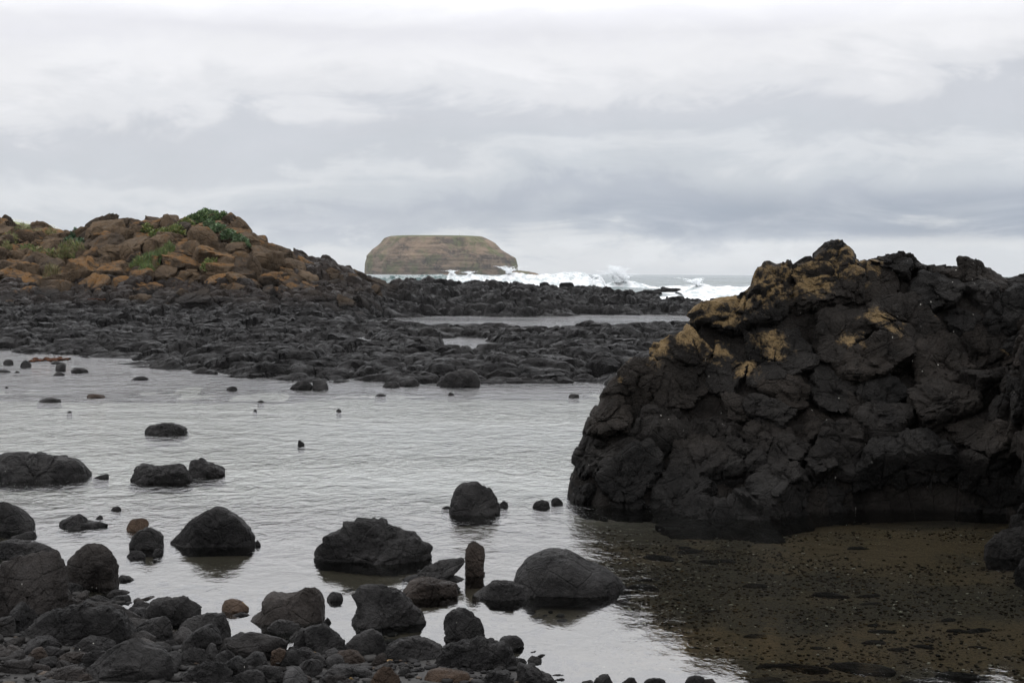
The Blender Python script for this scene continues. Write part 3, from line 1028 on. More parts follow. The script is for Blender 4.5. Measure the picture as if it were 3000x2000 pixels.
def build_headland():
    rng = np.random.default_rng(5)
    root = link('rocky_headland', None, loc=tuple(P(500, 900, 60) * np.array([1, 1, 0])))
    tag(root, 'brown bouldery headland with orange lichen and green plants beside the surf', 'headland')
    base = np.array(root.location)
    nC = 120000
    c = np.stack([rng.uniform(-30, -4, nC), rng.uniform(53.0, 69.6, nC), rng.uniform(.3, 5.6, nC)], 1)
    u = 1500 + FPX * c[:, 0] / c[:, 1]
    c = c[(u > -160) & (u < 1130)]
    d = depth_below(HH, c, .25)
    c = c[(d > .10) & (d < .42)]
    size = .50 + .80 * np.clip(fbm(c * .28, 2, s=111) * 1.9 + .35, 0, 1) + .8 * rng.random(len(c)) ** 2.2
    size *= np.where(c[:, 2] < 1.2, .80, 1.0) * 1.12
    keep = poisson(c[:30000], size[:30000])
    seeds = np.array([k_[0] for k_ in keep])
    sizes = np.array([k_[1] for k_ in keep])
    allseeds = np.vstack([seeds, seeds + np.array([0, .9, -.9])])

    def disp(V, r):
        a = .16 * fbm(V * 1.0, 4, .5, s=121) * min(1, r)
        F1, F2, cid = worley(V * np.array([1.5, 1.5, 1.2]) + .5 * vnoise(V, .9, 127), 4)
        a += -.10 * np.exp(-(F2 - F1) * 12) + .12 * (cid - .5)
        return a + .04 * fbm(V * 4.0, 3, .6, s=125, kind='r')

    order = np.argsort(seeds[:, 1])
    rest_V, rest_F, rest_b, rest_l, rest_k = [], [], [], [], 0
    for rank, i in enumerate(order):
        r = sizes[i] * .86
        n = 13 if r > .9 else 10
        s_ = seeds[i].copy()
        V, F = cell_block(i, allseeds, np.array([rng.uniform(.75, 1.3), 1, rng.uniform(.75, 1.4)]), HH, None, n, rng.choice([18., 28., 40.]), r, rng, disp, edge=-.01,
                          off=rng.normal(.10, .15), tilt=.22, facets=7, fc=(.45, .95), wob=.14)
        V = V + .30 * vnoise(V, .5, 151)
        nrm = face_up(V, F)
        uu = 1500 + FPX * V[:, 0] / V[:, 1]
        low = sstep(V[:, 2], .9 + rng.uniform(-.25, .3), 1.9 + rng.uniform(-.3, .3))
        low *= 1 - .65 * sstep(uu, 930, 1080)
        br = low * rng.uniform(.25, 1.0)
        if rng.random() < .12:
            br = np.maximum(br, .45 * sstep(V[:, 2], .5, .9))
        orange = rng.random()
        pref = .75 if (s_[2] < 2.6 and uu.mean() < 520) else (.55 if uu.mean() < 950 else .2)
        L = (.62 if orange < pref * .75 else .22) * sstep(nrm[:, 2], .15, .75) * sstep(V[:, 2], .9, 1.5) * (1 - .6 * sstep(uu, 920, 1060))
        if rank < 285:
            link('boulder', mesh('boulder', V - base, F, {'brown': br, 'lichen': L}, sharp=26), M['headland'], root)
        else:
            rest_V.append(V - base)
            rest_F.append(F + rest_k)
            rest_b.append(br)
            rest_l.append(L)
            rest_k += len(V)
    if rest_V:
        o = link('far_boulders', mesh('far_boulders', np.concatenate(rest_V), np.concatenate(rest_F), {'brown': np.concatenate(rest_b), 'lichen': np.concatenate(rest_l)}, sharp=45), M['headland'], root)
        o['kind'] = 'stuff'
    # earth and rubble between the boulders
    us = np.arange(-1200, 1200, 9.0)
    Ds = np.linspace(51.5, 104, 170)
    Uu, DD = np.meshgrid(us, Ds)
    x, y = ((Uu - 1500) / FPX * DD).ravel(), DD.ravel()
    z = ground0(x, y)
    p = np.stack([x, y, z], 1)
    z = z - .34 * sstep(Uu.ravel(), -420, -150) * sstep(z, .2, 1.0) * sstep(-y, -76, -70) + .22 * fbm(p * .7, 5, .6, s=131) - .06
    uu = Uu.ravel()
    edge = sstep(uu, 1190, 1050)
    V = np.stack([x, y, z * edge - 1.0 * (1 - edge)], 1)
    br = sstep(z, 1.0, 2.2) * .6
    link('rubble_slope', mesh('rubble_slope', V - base, grid_faces(len(Ds), len(us)), {'brown': br, 'lichen': .1 * br}), M['headland'], root)
    return root, base


headland, HB = build_headland()

# ------------------------------------------------------------------ loose stones traced one by one
def R4(pts):
    return [(x * .4252, 1000 + y * .4252) for x, y in pts]


def R5(pts):
    return [(x * .4252, 1400 + y * .4252) for x, y in pts]


def R6(pts):
    return [(700 + x * .5102, 1350 + y * .5102) for x, y in pts]


def R7(pts):
    return [(1700 + x * .5527, 1450 + y * .5527) for x, y in pts]


def stone_mesh(poly, D, zg, rng, thick=.85, n=16, k=60., facets=14, rough=1.0, sink=.10, lumps=0.0, e=2.8, b=None, lock=1.0, chunk=0):
    """solid stone whose outline seen from the pool edge is poly; poly in (x, z) metres about the base centre"""
    A = np.asarray(poly, float)
    h = A[:, 1].max() - A[:, 1].min()
    w = A[:, 0].max() - A[:, 0].min()
    if b is None:
        lowest = A[:, 1].min()
        low = A[:, 1] < lowest + .28 * h
        A = A.copy()
        A[low, 1] = np.minimum(A[low, 1], zg) - min(sink, .03 + .35 * h if sink < .2 else sink)
        b = .42 * min(w, 2.0 * h + .08) * thick
        cz = zg + .28 * h
    else:
        # keep the upper outline, close it below the waterline with a slightly flared foot
        xl, xr = A[:, 0].min(), A[:, 0].max()
        up = [(x_, z_) for x_, z_ in A if z_ > zg + .012]
        xs_ = np.linspace(xr, xl, 7)
        foot = [(x_, zg - sink) for x_ in xs_]
        up += [(xr * 1.0, zg), (xl * 1.0, zg)] + foot
        A = np.array(up)
        cz = zg + .10 * h
        ca = np.array([.5 * (xl + xr), cz])
        A = A[np.argsort(np.arctan2(A[:, 1] - ca[1], A[:, 0] - ca[0]))]
    cen = np.array([.5 * (A[:, 0].max() + A[:, 0].min()), cz])
    B = np.vstack([A, A[:1]]) - cen
    pts = []
    for i in range(len(A)):
        for t in np.linspace(0, 1, 24, endpoint=False):
            pts.append(B[i] * (1 - t) + B[i + 1] * t)
    pts = np.array(pts)
    ang = np.arctan2(pts[:, 1], pts[:, 0])
    rad = np.hypot(pts[:, 0], pts[:, 1])
    o_ = np.argsort(ang)
    ang, rad = ang[o_], rad[o_]
    ang = np.r_[ang - 2 * math.pi, ang, ang + 2 * math.pi]
    rad = np.r_[rad, rad, rad]
    dv, F = sphere(n)
    dv = dv.astype(np.float64)

    def body(q):
        rs = np.interp(np.arctan2(q[:, 2], q[:, 0]), ang, rad)
        cps = np.hypot(q[:, 0], q[:, 2])
        return ((cps / rs) ** e + (np.abs(q[:, 1]) / b) ** e) ** (-1 / e)

    V = dv * body(dv)[:, None]
    rim = np.stack([rad * np.cos(ang), 0 * ang, rad * np.sin(ang)], 1)
    planes = []
    for _ in range(facets):
        nn = np.array([rng.normal(0, .65), rng.choice([-1, -1, -1, 1]) * rng.uniform(.3, 1), rng.normal(.45, .5)])
        nn /= np.linalg.norm(nn)
        rs_ = (rim @ nn).max()
        sup = (V @ nn).max()
        planes.append((nn, max(rs_ * rng.uniform(.99, 1.06) * lock, sup * rng.uniform(.40, .62))))

    def cut(q):
        Q = np.array([1 / body(q)] + [np.clip(q @ nn, 0, None) / d_ for nn, d_ in planes])
        mx = Q.max(0)
        return 1 / (mx * ((Q / mx) ** k).sum(0) ** (1 / k))

    # broken faces: the form is taken at a coarse net of points and the flats between them stay flat
    n0 = chunk or int(rng.integers(7, 11))
    ax = np.abs(dv).argmax(1)
    ar = np.arange(len(dv))
    sg = np.sign(dv[ar, ax])
    o1, o2 = (ax + 1) % 3, (ax + 2) % 3
    ca_ = np.arctan(dv[ar, o1] / np.abs(dv[ar, ax])) * 4 / math.pi
    cb_ = np.arctan(dv[ar, o2] / np.abs(dv[ar, ax])) * 4 / math.pi
    ga, gb = (ca_ + 1) * .5 * n0, (cb_ + 1) * .5 * n0
    ia, ib = np.clip(ga.astype(int), 0, n0 - 1), np.clip(gb.astype(int), 0, n0 - 1)
    fa, fb = ga - ia, gb - ib
    sd = int(rng.integers(1, 10000))

    def corner(i_, j_):
        q = np.zeros((len(dv), 3))
        q[ar, ax] = sg
        q[ar, o1] = np.tan((i_ / n0 * 2 - 1) * math.pi / 4)
        q[ar, o2] = np.tan((j_ / n0 * 2 - 1) * math.pi / 4)
        q /= np.linalg.norm(q, axis=1)[:, None]
        return q * (cut(q) * (1 + .05 * perlin(q * 3.7 + sd * .13, 3)))[:, None]

    c00, c10, c01, c11 = corner(ia, ib), corner(ia + 1, ib), corner(ia, ib + 1), corner(ia + 1, ib + 1)
    fa, fb = fa[:, None], fb[:, None]
    lower = c00 + fa * (c10 - c00) + fb * (c01 - c00)
    upper = c11 + (1 - fa) * (c01 - c11) + (1 - fb) * (c10 - c11)
    Vc = np.where(fa + fb < 1, lower, upper)
    Vs_ = dv * cut(dv)[:, None]
    V = Vc * .85 + Vs_ * .15
    dv = V / np.linalg.norm(V, axis=1)[:, None]
    off = rng.uniform(-50, 50, 3)
    sz = math.sqrt(w * max(h, .3 * w))
    amp = sz * rough
    d = 0.030 * amp * fbm((V + off) / sz * 3.0, 4, .5, s=161) + .034 * amp * (fbm((V + off) / sz * 6.5, 4, .6, s=165, kind='r') - .35)
    F1, F2, cid = worley((V + off) / sz * 2.7 + .4 * vnoise((V + off) / sz, 2.0, 167), 6)
    d -= .030 * amp * np.exp(-(F2 - F1) * 18) - .036 * amp * (cid - .5)
    F1, F2, cid = worley((V + off) / sz * 7.5 + .5 * vnoise((V + off) / sz, 4.0, 168), 9)
    d -= .012 * amp * np.exp(-(F2 - F1) * 14) - .016 * amp * (cid - .5)
    if lumps:
        d += lumps * amp * fbm((V + off) / sz * 5, 2, .5, s=169, kind='b')
    V = V + dv * d[:, None]
    V[:, 0] += cen[0]
    V[:, 2] += cen[1]
    return V, F, b


STONE_N = [0]
FOOT = []


def stone(outline, label, brown=0.0, lichen=0.0, zg=0.0, thick=.85, name='pool_stone', group=None, mat='basalt', D=None, parent=None, cat='stone', **kw):
    STONE_N[0] += 1
    rng = np.random.default_rng(1000 + STONE_N[0])
    A = np.array(outline, float)
    yb = A[:, 1].max()
    xm = .5 * (A[:, 0].max() + A[:, 0].min())
    if D is None:
        for _ in range(4):
            q = W(xm, yb, zg)
            zg = max(0.0, float(ground0(np.array([q[0]]), np.array([q[1]]))[0]) - .01)
    D0 = W(xm, yb, zg)[1] if D is None else D
    wpx = (A[:, 0].max() - A[:, 0].min())
    hpx = (A[:, 1].max() - A[:, 1].min())
    w = wpx / FPX * D0
    h = hpx / FPX * D0
    if D is None:
        il, ir = A[:, 0].argmin(), A[:, 0].argmax()
        ye = .5 * (A[il, 1] + A[ir, 1])
        De = W(xm, ye, zg)[1] if W(xm, ye, zg)[1] > 0 else 1e3
        b = float(np.clip(De - D0, .16 * w, .46 * w * thick / .85))
        Dc = D0 + b
        FOOT.append((P(xm, yb, Dc)[0], Dc, w * .5, b))
    else:
        b, Dc = None, D0
    X0 = P(xm, yb, Dc)[0]
    poly = []
    for px, py in A:
        q = P(px, py, Dc)
        poly.append((q[0] - X0, q[2]))
    npx = max(wpx, hpx) * .341
    n = int(np.clip(npx / 2.2, 9, 28))
    V, F, b = stone_mesh(poly, Dc, zg, rng, thick, n, b=b, **kw)
    V[:, 2] -= zg
    nrm = face_up(V, F)
    br = np.full(len(V), brown)
    L = lichen * sstep(nrm[:, 2], .0, .6)
    o = link(name, mesh(name, V, F, {'brown': br, 'lichen': L}, sharp=24), M[mat], parent)
    o.location = (X0, Dc, zg)
    if parent is not None:
        o.location = (X0 - HB[0], Dc - HB[1], zg - HB[2])
    else:
        tag(o, label, cat, group)
    return o


S = stone
# --- standing in the open pool
S(R4([(-120, 860), (-60, 790), (0, 772), (70, 770), (200, 772), (320, 790), (450, 805), (560, 825), (585, 855), (597, 900), (595, 975), (500, 990), (300, 985), (0, 990), (-100, 985)]),
  'long flat-topped black boulder in the pool cut off by the picture edge', thick=.8)
S(R4([(900, 930), (920, 895), (950, 850), (990, 840), (1040, 855), (1060, 870), (1180, 850), (1240, 835), (1285, 860), (1300, 890), (1330, 950), (1300, 985), (1150, 990), (1000, 985), (930, 960)]),
  'wide knobbly black rock touching a smaller one in mid pool', lumps=.06)
S(R4([(1297, 870), (1310, 820), (1350, 800), (1390, 797), (1420, 825), (1480, 850), (1520, 870), (1548, 890), (1540, 915), (1440, 930), (1350, 940), (1310, 920)]),
  'smaller knobbly black rock behind the wide one in mid pool', lumps=.06)
S(R4([(995, 620), (1000, 590), (1040, 575), (1090, 570), (1130, 558), (1200, 568), (1260, 588), (1288, 608), (1230, 618), (1150, 640), (1050, 648), (1000, 640)]),
  'low grey-black rock alone in mid pool with a tapering right end', lumps=.05)
S(R4([(1560, 330), (1575, 315), (1595, 308), (1620, 312), (1638, 328), (1600, 340), (1565, 338)]), 'small rounded stone alone near the shelf in the far pool')
S(R4([(905, 262), (940, 243), (990, 240), (1018, 255), (1000, 268), (910, 268)]), 'flat oval stone in the far pool below the kelp')
S(R4([(257, 412), (290, 395), (340, 392), (400, 392), (425, 400), (425, 418), (350, 424), (280, 422)]), 'thin dark bar-shaped stone lying flat in the far pool')
S(R4([(595, 365), (640, 360), (690, 368), (722, 375), (690, 387), (600, 392)]), 'pale-topped wedge of stone beside the bar-shaped one in the far pool', brown=.5)
S(R4([(490, 195), (510, 180), (560, 182), (600, 195), (612, 207), (560, 217), (510, 215)]), 'dark oval stone right of the upright one near the far shore')
S(R4([(378, 182), (400, 160), (430, 145), (450, 160), (448, 198), (420, 202), (390, 195)]), 'small upright dark stone near the far shore by the kelp')
S(R4([(368, 225), (400, 212), (440, 216), (445, 232), (400, 236)]), 'flat grey stone in front of the small upright one')
S(R4([(348, 148), (380, 138), (420, 142), (440, 152), (390, 160)]), 'thin grey stone just behind the small upright one')
S(R4([(22, 150), (35, 125), (75, 125), (95, 145), (80, 162), (40, 162)]), 'leftmost round stone at the far shore of the pool')
S(R4([(137, 165), (150, 140), (175, 127), (200, 145), (213, 155), (190, 178), (145, 174)]), 'knobby stone second from the left at the far shore')
S(R4([(-30, 215), (0, 195), (40, 195), (72, 205), (30, 214)]), 'low flat stone at the left picture edge in the far pool')
S(R4([(95, 211), (115, 203), (135, 210), (110, 216)]), 'tiny low stone below the knobby one in the far pool')
S(R4([(30, 318), (45, 310), (62, 318), (45, 322)]), 'speck of stone alone near the left edge in the far pool')
S(R4([(1993, 328), (2020, 300), (2060, 275), (2120, 268), (2150, 300), (2150, 328), (2050, 332)]), 'sloping left half of a pair of black stones by the shelf')
S(R4([(2153, 300), (2155, 262), (2190, 258), (2250, 285), (2260, 305), (2240, 326), (2160, 330)]), 'blocky right half of a pair of black stones by the shelf')
S(R4([(1775, 412), (1800, 403), (1817, 412), (1795, 421)]), 'tiny dark stone in the middle of the far pool')
S(R4([(1745, 479), (1758, 462), (1772, 477), (1758, 482)]), 'tiny pointed stone poking from the far pool')
S(R4([(462, 486), (480, 476), (497, 486), (475, 491)]), 'tiny low stone below the bar-shaped one')
S(R4([(2050, 712), (2055, 685), (2062, 674), (2098, 702), (2065, 717)]), 'small fin-shaped stone standing alone in open pool water', thick=.4)
S(R4([(640, 947), (680, 925), (740, 910), (748, 925), (700, 948)]), 'low sliver of stone right of the long flat-topped boulder')
S(R4([(762, 1162), (780, 1140), (820, 1133), (835, 1150), (800, 1167)]), 'small grey stone above the ragged flat rock')
S(R4([(657, 1212), (690, 1193), (708, 1208), (680, 1224)]), 'tiny black stone just behind the ragged flat rock')
S(R4([(395, 1255), (440, 1220), (500, 1210), (540, 1190), (580, 1205), (600, 1240), (680, 1235), (750, 1255), (700, 1277), (600, 1287), (500, 1302), (430, 1292)]),
  'ragged flat black rock awash in the near pool', lumps=.06)
S(R5([(875, 325), (900, 285), (950, 268), (1010, 275), (1035, 310), (1010, 345), (930, 372), (885, 355)]), 'rounded brown stone behind a grey one in the near pool', brown=.9, rough=.6)
S(R5([(890, 440), (920, 395), (1010, 330), (1060, 350), (1125, 410), (1115, 445), (1060, 482), (980, 500), (905, 478)]), 'peaked grey stone leaning against the rounded brown one')
S(R5([(868, 535), (900, 500), (960, 495), (1000, 522), (960, 552), (885, 554)]), 'low wet stone in front of the peaked grey one')
S(R5([(1055, 520), (1070, 485), (1105, 480), (1118, 495), (1085, 530)]), 'small pointed scrap of stone beside the peaked grey one')
S(R5([(1155, 455), (1200, 410), (1250, 350), (1300, 300), (1390, 245), (1440, 215), (1490, 198), (1560, 225), (1620, 260), (1680, 310), (1730, 360), (1765, 400), (1770, 450), (1720, 470), (1640, 495), (1500, 502), (1380, 495), (1260, 490), (1180, 475)]),
  'big smooth pyramid-shaped black boulder in the near pool', rough=.7, facets=7, thick=.7)
S(R5([(1760, 440), (1775, 425), (1797, 455), (1765, 470)]), 'small stone hugging the right foot of the pyramid boulder')
S(R4([(-90, 1200), (-60, 1120), (0, 1100), (60, 1105), (130, 1160), (190, 1210), (222, 1252), (180, 1292), (120, 1322), (0, 1320), (-80, 1315)]),
  'dark dome boulder cut by the left edge above a flat slab', rough=.7)
S(R5([(60, 410), (130, 390), (200, 365), (250, 370), (240, 395), (180, 415), (90, 422)]), 'thin wet slab in front of the dome boulder at the left edge', zg=.01)
S(R5([(-80, 540), (-40, 450), (60, 432), (150, 430), (270, 440), (340, 465), (372, 492), (250, 530), (100, 570), (-60, 575)]), 'flat grey slab lying behind the largest left boulder', zg=.02)
S(R5([(-90, 750), (-60, 600), (20, 575), (80, 560), (180, 510), (300, 485), (380, 500), (430, 560), (460, 700), (500, 850), (470, 950), (300, 1000), (100, 1000), (-80, 1000)]),
  'largest dark boulder at the left edge of the shore', zg=.02, brown=.1, thick=.7)
S(R5([(445, 620), (470, 550), (520, 500), (580, 445), (660, 440), (740, 470), (780, 530), (805, 630), (795, 690), (720, 740), (600, 775), (500, 765), (460, 720)]),
  'rounded upright boulder right of the largest left boulder', brown=.12, zg=-.0)
S(R5([(800, 692), (830, 670), (900, 680), (930, 690), (870, 714), (810, 714)]), 'low pointed stone at the foot of the rounded upright boulder')
S(R5([(745, 832), (800, 812), (890, 808), (905, 828), (890, 852), (800, 860)]), 'flat lozenge stone alone in shallow water left of centre')
S(R5([(120, 1080), (180, 1000), (330, 920), (430, 900), (560, 870), (700, 880), (800, 905), (860, 950), (866, 1010), (920, 1080), (860, 1150), (600, 1195), (400, 1195), (200, 1150)]),
  'broad black slab with a sloping ledge on the left shore', zg=.06, thick=.75)
S(R5([(972, 975), (990, 920), (1060, 840), (1120, 820), (1200, 830), (1260, 812), (1350, 850), (1390, 895), (1370, 945), (1250, 1000), (1180, 1040), (1100, 1030), (1000, 990)]),
  'domed black rock with an overhanging top at the water edge', thick=.7)
S(R5([(930, 1090), (940, 1020), (1010, 985), (1140, 945), (1170, 1010), (1180, 1100), (1120, 1142), (980, 1142)]), 'square dark stone in front of the overhanging domed rock')
S(R5([(1238, 1040), (1260, 985), (1300, 960), (1420, 937), (1540, 940), (1570, 1010), (1585, 1080), (1560, 1122), (1400, 1128), (1300, 1115), (1245, 1100)]),
  'flat-topped blocky black rock in shallow water', facets=7)
S(R5([(1528, 878), (1545, 845), (1590, 833), (1660, 848), (1715, 885), (1680, 914), (1600, 927), (1540, 908)]), 'small mottled brown stone alone in shallow water', brown=1.0, lichen=.35, rough=.6)
S(R5([(1600, 950), (1660, 922), (1730, 938), (1650, 957)]), 'thin flat stone just in front of the mottled brown one')
S(R5([(1740, 970), (1790, 920), (1830, 895), (1812, 840), (1840, 800), (1890, 768), (1990, 800), (2070, 785), (2100, 750), (2150, 738), (2195, 760), (2220, 820), (2235, 900), (2230, 985), (2100, 1000), (1950, 990), (1830, 1018), (1770, 1003)]),
  'two-humped dark rock with a rounded right shoulder', rough=.6, facets=5, brown=.15)
S(R5([(1835, 1030), (1900, 975), (2000, 975), (2065, 1005), (2010, 1052), (1940, 1080), (1860, 1060)]), 'jagged little rock in front of the two-humped one', lumps=.06)
S(R5([(2230, 988), (2255, 955), (2285, 985), (2260, 1005)]), 'small round pebble right of the two-humped rock')
S(R5([(2018, 1120), (2060, 1050), (2180, 1015), (2230, 1045), (2245, 1110), (2200, 1182), (2100, 1182), (2025, 1160)]), 'cube-like black stone with a split corner', facets=6)
S(R6([(360, 985), (400, 945), (480, 935), (560, 985), (608, 1025), (602, 1085), (540, 1112), (490, 1102), (400, 1060)]), 'grey stone behind and right of the cube-like one')
S(R5([(1720, 1167), (1790, 1140), (1870, 1165), (1780, 1187)]), 'thin dark sliver of stone in the shallows')
S(R5([(1500, 1200), (1540, 1165), (1620, 1165), (1660, 1187), (1600, 1207)]), 'smooth grey finger-shaped stone at the water edge', rough=.5)
S(R5([(1865, 1250), (1870, 1190), (1930, 1165), (1975, 1180), (1960, 1245), (1900, 1292)]), 'small brown stone at the left of a crumbly black rock', brown=.8)
S(R5([(1890, 1285), (1930, 1220), (2000, 1180), (2100, 1170), (2200, 1215), (2280, 1262), (2230, 1312), (2050, 1322), (1930, 1312)]), 'crumbly black rock in front of the cube-like stone', lumps=.06, zg=.01)
S(R5([(560, 1360), (640, 1260), (720, 1190), (820, 1120), (950, 1110), (1000, 1160), (1100, 1170), (1180, 1250), (1190, 1330), (1100, 1400), (800, 1440), (600, 1430)]),
  'large smooth dark slab sloping up at the bottom left', zg=.08, rough=.55, thick=.7)
S(R5([(1180, 1270), (1240, 1210), (1320, 1155), (1400, 1180), (1425, 1250), (1370, 1290), (1200, 1300)]), 'peaked stone right of the large smooth slab', zg=.03)
S(R5([(1190, 1400), (1300, 1320), (1420, 1260), (1520, 1270), (1600, 1330), (1580, 1400), (1400, 1440), (1220, 1430)]), 'jumbled dark rock at the bottom below the peaked stone', zg=.05, lumps=.07)
S(R5([(1540, 1420), (1640, 1340), (1760, 1318), (1815, 1350), (1820, 1420), (1700, 1450)]), 'low rounded dark rock on the bottom edge left of centre', zg=.04)
for pts, lab, br in (
        ([(170, 1250), (230, 1175), (290, 1160), (330, 1250), (300, 1282), (190, 1275)], 'purplish grey stone below the broad ledge slab', .35),
        ([(180, 1315), (240, 1275), (340, 1290), (352, 1322), (250, 1352)], 'flat dark stone below the purplish grey one', .1),
        ([(370, 1275), (450, 1200), (560, 1190), (640, 1220), (620, 1280), (450, 1295)], 'flattened rough stone left of the large smooth slab', .15),
        ([(0, 1195), (60, 1150), (160, 1180), (155, 1212), (40, 1222)], 'low dark stone by the left edge under the ledge slab', .1),
        ([(230, 1400), (330, 1340), (480, 1300), (600, 1310), (620, 1350), (500, 1390), (330, 1420)], 'long flat stone along the bottom left of the shore', .1),
        ([(-40, 1330), (40, 1270), (180, 1250), (210, 1290), (120, 1350), (0, 1365)], 'wide low stone at the bottom left corner', .05),
        ([(490, 1395), (540, 1350), (600, 1345), (650, 1380), (590, 1415)], 'pale grey oval cobble at the bottom left', .2)):
    S(R5(pts), lab, brown=br, zg=.12)
# --- centre
S(R6([(437, 515), (480, 460), (505, 420), (540, 400), (580, 400), (610, 355), (660, 325), (730, 322), (780, 340), (830, 335), (855, 370), (940, 395), (1000, 420), (1060, 460), (1115, 497), (1080, 525), (1000, 560), (900, 590), (760, 617), (650, 607), (560, 582), (480, 562)]),
  'big rugged cracked black boulder with a small knob on top', lumps=.05, thick=.75)
S(R6([(1208, 275), (1230, 200), (1260, 140), (1340, 112), (1380, 120), (1440, 155), (1480, 200), (1500, 260), (1440, 290), (1340, 320), (1260, 312), (1220, 295)]),
  'cone-shaped boulder with a dark hollow standing in open pool')
S(R6([(1497, 245), (1520, 226), (1545, 240), (1530, 264), (1500, 267)]), 'small stone touching the right side of the cone-shaped boulder')
S(R6([(1163, 270), (1190, 258), (1215, 262), (1210, 276)]), 'thin stone at the left foot of the cone-shaped boulder')
S(R6([(1685, 262), (1700, 235), (1740, 222), (1780, 235), (1787, 262), (1750, 277)]), 'larger of two small stones left of the outcrop foot')
S(R6([(1790, 238), (1800, 215), (1830, 208), (1860, 235), (1830, 250)]), 'smaller of two small stones left of the outcrop foot')
S(R6([(1297, 640), (1300, 560), (1297, 520), (1310, 480), (1340, 447), (1385, 465), (1412, 500), (1410, 570), (1405, 620), (1397, 660), (1300, 665)]),
  'upright pillar-shaped stone standing in the near pool', thick=.95, brown=.3, rough=.9, lumps=.05, facets=8)
S(R6([(935, 703), (1000, 665), (1060, 615), (1140, 580), (1240, 560), (1300, 553), (1295, 590), (1245, 640), (1200, 665), (1190, 695), (1080, 690), (980, 700)]),
  'dark slab leaning against the upright pillar stone', thick=.5)
S(R6([(935, 745), (980, 690), (1060, 672), (1150, 690), (1250, 700), (1255, 772), (1160, 803), (1060, 798), (980, 782)]), 'flat brownish rock in front of the leaning slab', brown=.25)
S(R6([(645, 757), (700, 725), (760, 715), (900, 735), (950, 760), (1010, 830), (1082, 912), (1010, 947), (900, 962), (800, 967), (700, 937), (695, 850), (670, 790)]),
  'large cracked triangular black rock sloping to the right in the centre', thick=.7, facets=6)
S(R6([(505, 775), (540, 750), (590, 760), (598, 787), (550, 807), (515, 797)]), 'little round stone left of the cracked triangular rock', lumps=.06)
S(R6([(1345, 775), (1430, 720), (1460, 690), (1560, 685), (1640, 715), (1730, 772), (1680, 802), (1550, 817), (1430, 802)]), 'lighter grey low rock in front of the smooth dome', rough=.9)
S(R6([(1570, 700), (1590, 640), (1640, 580), (1700, 540), (1780, 515), (1880, 520), (1960, 560), (2010, 590), (2080, 610), (2160, 650), (2200, 690), (2250, 730), (2200, 767), (2080, 782), (1960, 767), (1850, 762), (1720, 747), (1600, 725)]),
  'broad smooth black dome boulder with a low right shoulder', rough=.5, facets=3, thick=.7, chunk=10)
S(R6([(1170, 945), (1190, 880), (1270, 828), (1320, 850), (1380, 910), (1405, 970), (1390, 1022), (1280, 1052), (1190, 1005)]), 'egg-shaped black stone with a pointed top')
S(R6([(1495, 1015), (1560, 995), (1610, 1010), (1647, 1045), (1590, 1082), (1520, 1065)]), 'small rough rock sticking out behind the crackled mound', lumps=.05, zg=.03)
S(R6([(1105, 1170), (1150, 1080), (1240, 1050), (1370, 1010), (1450, 1030), (1530, 1040), (1600, 1110), (1605, 1170), (1500, 1205), (1300, 1210), (1130, 1200)]),
  'large crackled black mound on the near shore', lumps=.07, zg=.02)
S(R6([(610, 1055), (660, 1010), (760, 960), (820, 1000), (850, 1060), (800, 1122), (700, 1135), (620, 1092)]), 'smooth grey wedge of rock left of the dark split block', rough=.5)
S(R6([(830, 1100), (860, 1050), (930, 1010), (1010, 1010), (1100, 1040), (1180, 1090), (1150, 1150), (1000, 1165), (860, 1145)]), 'dark split block beside the crackled mound', facets=6)
S(R6([(540, 1135), (570, 1085), (640, 1080), (740, 1150), (680, 1172), (560, 1168)]), 'small brown-black stone in front of the grey wedge', brown=.3)
S(R6([(755, 1162), (790, 1110), (835, 1090), (850, 1130), (800, 1182)]), 'slim pale grey stone between the wedge and the split block', brown=.15)
S(R6([(740, 1300), (780, 1210), (830, 1170), (880, 1180), (920, 1240), (930, 1300)]), 'brown pointed stone on the bottom edge of the picture', brown=.75, zg=.03)
S(R6([(1060, 1255), (1080, 1200), (1180, 1195), (1320, 1210), (1332, 1252), (1200, 1290), (1070, 1290)]), 'flat brown slab stone in front of the crackled mound', brown=.85, zg=.03, rough=.6)
S(R6([(1400, 1255), (1430, 1200), (1540, 1225), (1585, 1275), (1480, 1295)]), 'black stone low in front of the crackled mound', zg=.03)
S(R6([(1590, 1275), (1600, 1150), (1680, 1170), (1740, 1215), (1840, 1270), (1800, 1300), (1680, 1305)]), 'sloping crackled rock at the right end of the near shore', lumps=.07, zg=.0)
S(R6([(905, 1228), (930, 1185), (970, 1180), (990, 1210), (960, 1242)]), 'grey pebble right of the brown pointed stone', zg=.02, rough=.4)
S(R6([(375, 1178), (400, 1155), (440, 1155), (458, 1175), (430, 1190), (385, 1190)]), 'smooth oval grey pebble on the shingle', zg=.02, rough=.2, facets=0)
S(R6([(220, 1250), (270, 1205), (340, 1200), (360, 1230), (290, 1260)]), 'flat black stone left of the oval pebble', zg=.02)
S(R6([(480, 1215), (540, 1175), (640, 1185), (740, 1200), (770, 1240), (660, 1262), (520, 1250)]), 'long low dark stone behind the ochre pebble', zg=.03)
S(R6([(0, 1270), (20, 1215), (80, 1190), (135, 1215), (150, 1270), (80, 1300)]), 'rounded black cobble on the bottom edge left of the shingle', zg=.04)
S(R6([(1655, 1147), (1680, 1115), (1740, 1130), (1690, 1160)]), 'small ragged stone alone right of the near shore')
S(R6([(622, 1278), (628, 1245), (642, 1233), (658, 1250), (660, 1280)]), 'ochre yellow pebble on the bottom edge', zg=.04, brown=1.0, lichen=2.0, rough=.2, facets=0)
